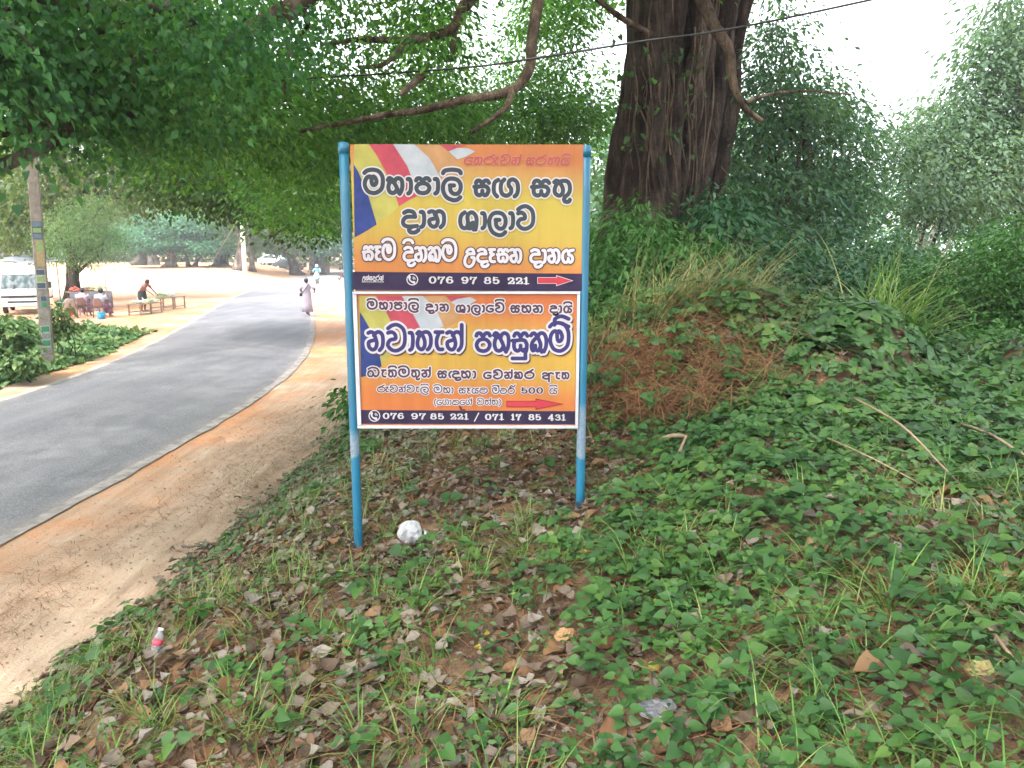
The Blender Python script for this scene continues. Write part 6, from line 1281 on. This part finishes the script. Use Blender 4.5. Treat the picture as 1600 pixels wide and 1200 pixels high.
def scooter():
    L = on_z(496, 444); L.z = .03 + 0.0; t = empty('scooter', L, 'pale blue motor scooter coming along the far road', 'scooter', R(8))
    pb = plain('scooter_paint', (.25, .4, .43), .3); 
    def wh(y): 
        w_ = empty_part('wheel', t); MB().tube([(-.045, y, .24), (-.03, y, .24), (.03, y, .24), (.045, y, .24)], [.2, .24, .24, .2], 18).build('tyre', tyre_m, w_, True); MB().tube([(-.05, y, .24), (.05, y, .24)], .12, 12).build('rim', chrome, w_, True)
    wh(-.62); wh(.62)
    MB().lathe([(0, -.42, .3, .16, .05), (0, -.42, .6, .24, .06), (0, -.36, .85, .2, .06), (0, -.33, .95, .1, .05)], 14).build('leg_shield', pb, t, True)
    MB().prism([(-.8, .5), (-.62, .56), (-.45, .5), (-.5, .42), (-.62, .47), (-.78, .42)], -.06, .06, 'x').build('mudguard', pb, t); MB().box((0, 0, .3), (.3, .7, .07)).build('footboard', dark_pl, t, bevel=.02)
    MB().prism([(.2, .32), (.15, .6), (.3, .72), (.85, .74), (.92, .55), (.75, .36)], -.16, .16, 'x').build('body', pb, t, bevel=.04); MB().box((0, .5, .77), (.26, .66, .09)).build('seat', dark_pl, t, bevel=.03)
    MB().tube([(-.33, -.3, 1.02), (-.1, -.36, 1.0), (.1, -.36, 1.0), (.33, -.3, 1.02)], .017, 8).build('handlebar', dark_pl, t, True); MB().ball((0, -.42, .96), (.1, .07, .08), 12, 8).build('headlight', plain('scooter_lamp', (.7, .72, .72), .1), t, True)
    for s in (-1, 1): MB().tube([(s * .28, -.32, 1.02), (s * .34, -.34, 1.2)], .008, 5).build('mirror_stalk', dark_pl, t, True); MB().ball((s * .36, -.35, 1.22), (.06, .015, .045), 10, 6).build('mirror', dark_pl, t, True)
    J = dict(pelvis=(0, .35, .88), waist=(0, .3, 1.04), chest=(0, .2, 1.24), neck=(0, .12, 1.38), head=(0, .06, 1.48), shoulder_l=(.18, .18, 1.32), shoulder_r=(-.18, .18, 1.32), elbow_l=(.3, -.02, 1.12), elbow_r=(-.3, -.02, 1.12), wrist_l=(.3, -.26, 1.04), wrist_r=(-.3, -.26, 1.04), hip_l=(.1, .3, .84), hip_r=(-.1, .3, .84), knee_l=(.16, -.12, .78), knee_r=(-.16, -.12, .78), ankle_l=(.14, -.08, .4), ankle_r=(-.14, -.08, .4))
    cl = [('shirt', blue_cloth, [('lathe', [(0, .34, .84, .17, .14), (0, .3, 1.04, .18, .14), (0, .2, 1.24, .2, .14), (0, .16, 1.34, .18, .1), (0, .12, 1.39, .07, .07)]), ('tube', [(.18, .18, 1.32), (.3, 0, 1.13), (.3, -.2, 1.06)], [.07, .06, .05]), ('tube', [(-.18, .18, 1.32), (-.3, 0, 1.13), (-.3, -.2, 1.06)], [.07, .06, .05])]),
          ('trousers', plain('cloth_slate', (.06, .08, .1), .9), [('tube', [(.08, .34, .86), (.16, -.1, .8), (.14, -.07, .5), (.14, -.07, .42)], [.11, .085, .075, .07]), ('tube', [(-.08, .34, .86), (-.16, -.1, .8), (-.14, -.07, .5), (-.14, -.07, .42)], [.11, .085, .075, .07])]),
          ('helmet', plain('helmet_white', (.65, .65, .66), .3), [('lathe', [(0, .07, 1.5, .13, .14), (0, .07, 1.56, .13, .14), (0, .07, 1.62, .1, .11), (0, .07, 1.645, .03, .03)])])]
    person('person', 'rider in a blue shirt and white helmet on the scooter', L, R(8), J, cl)
scooter()
def motorcycle():
    L = at(535, 433, 74); L.z = gz(L.x, L.y); t = empty('motorcycle', L, 'dark reddish motorcycle standing at the roadside just left of the sign post', 'motorcycle', R(40)); rd = plain('motorcycle_red', (.12, .03, .03), .3)
    for y in (-.65, .65):
        w_ = empty_part('wheel', t); MB().tube([(-.05, y, .3), (-.03, y, .3), (.03, y, .3), (.05, y, .3)], [.26, .3, .3, .26], 18).build('tyre', tyre_m, w_, True); MB().tube([(-.055, y, .3), (.055, y, .3)], .1, 10).build('rim', chrome, w_, True)
    MB().tube([(0, -.65, .3), (0, -.42, .85), (0, -.38, 1.0)], .045, 8).build('fork', dark_pl, t, True); MB().ball((0, -.1, .82), (.14, .3, .14), 12, 8).build('fuel_tank', rd, t, True); MB().box((0, .4, .8), (.24, .62, .1)).build('seat', dark_pl, t, bevel=.03)
    MB().box((0, 0, .45), (.24, .4, .34)).build('engine', dark_pl, t, bevel=.04); MB().tube([(0, -.4, .8), (0, .1, .55), (0, .65, .32)], .035, 7).build('frame', dark_pl, t, True); MB().tube([(-.36, -.28, 1.05), (0, -.38, 1.0), (.36, -.28, 1.05)], .015, 7).build('handlebar', dark_pl, t, True); MB().ball((0, -.5, .9), .09, 10, 8).build('headlight', chrome, t, True)
motorcycle()
def car(label, px, Y, col, rz):
    L = at(px, 400, Y); L.z = gz(L.x, Y); t = empty('parked_car', L, label, 'car', rz, 'cars parked under the far trees'); m = plain('car_paint', col, .25)
    MB().prism([(-2, .3), (-2.05, .65), (-1.9, .8), (-1.1, .9), (-.5, 1.38), (.9, 1.42), (1.6, .98), (2, .9), (2.05, .35)], -.8, .8, 'x').build('body', m, t, bevel=.06)
    g = MB().prism([(-.98, .93), (-.48, 1.33), (.85, 1.36), (1.4, .98)], -.81, .81, 'x').build('side_window', glass_m, t)
    MB().box((0, -.83, 1.13), (1.3, .02, .02)).build('windscreen', glass_m, t)
    for s in (-1, 1):
        for y in (-1.25, 1.25): wheel(t, s * .72, y, .3, .18)
        MB().box((s * .6, -2.04, .62), (.3, .05, .14)).build('headlight', chrome, t)
car('white car parked under the far trees right of the white pole', 428, 98, (.6, .62, .65), R(70))
car('dark car parked under the far trees beside the leaning trunk', 452, 97, (.04, .045, .05), R(80))

# ------------------------------------------------------------------ haze
hz = bpy.data.materials.new('haze_air'); hz.use_nodes = True; hz.node_tree.nodes.clear()
ho = hz.node_tree.nodes.new('ShaderNodeOutputMaterial'); hv = hz.node_tree.nodes.new('ShaderNodeVolumePrincipled')
hv.inputs['Color'].default_value = (.92, .97, 1, 1); hv.inputs['Density'].default_value = 0.0011; hv.inputs['Anisotropy'].default_value = 0.2
hz.node_tree.links.new(hv.outputs[0], ho.inputs['Volume'])
tag(MB().box((0, 600, 14.5), (1960, 1960, 33)).build('haze', hz), 'thin bright haze in the air', 'haze', kind='stuff')
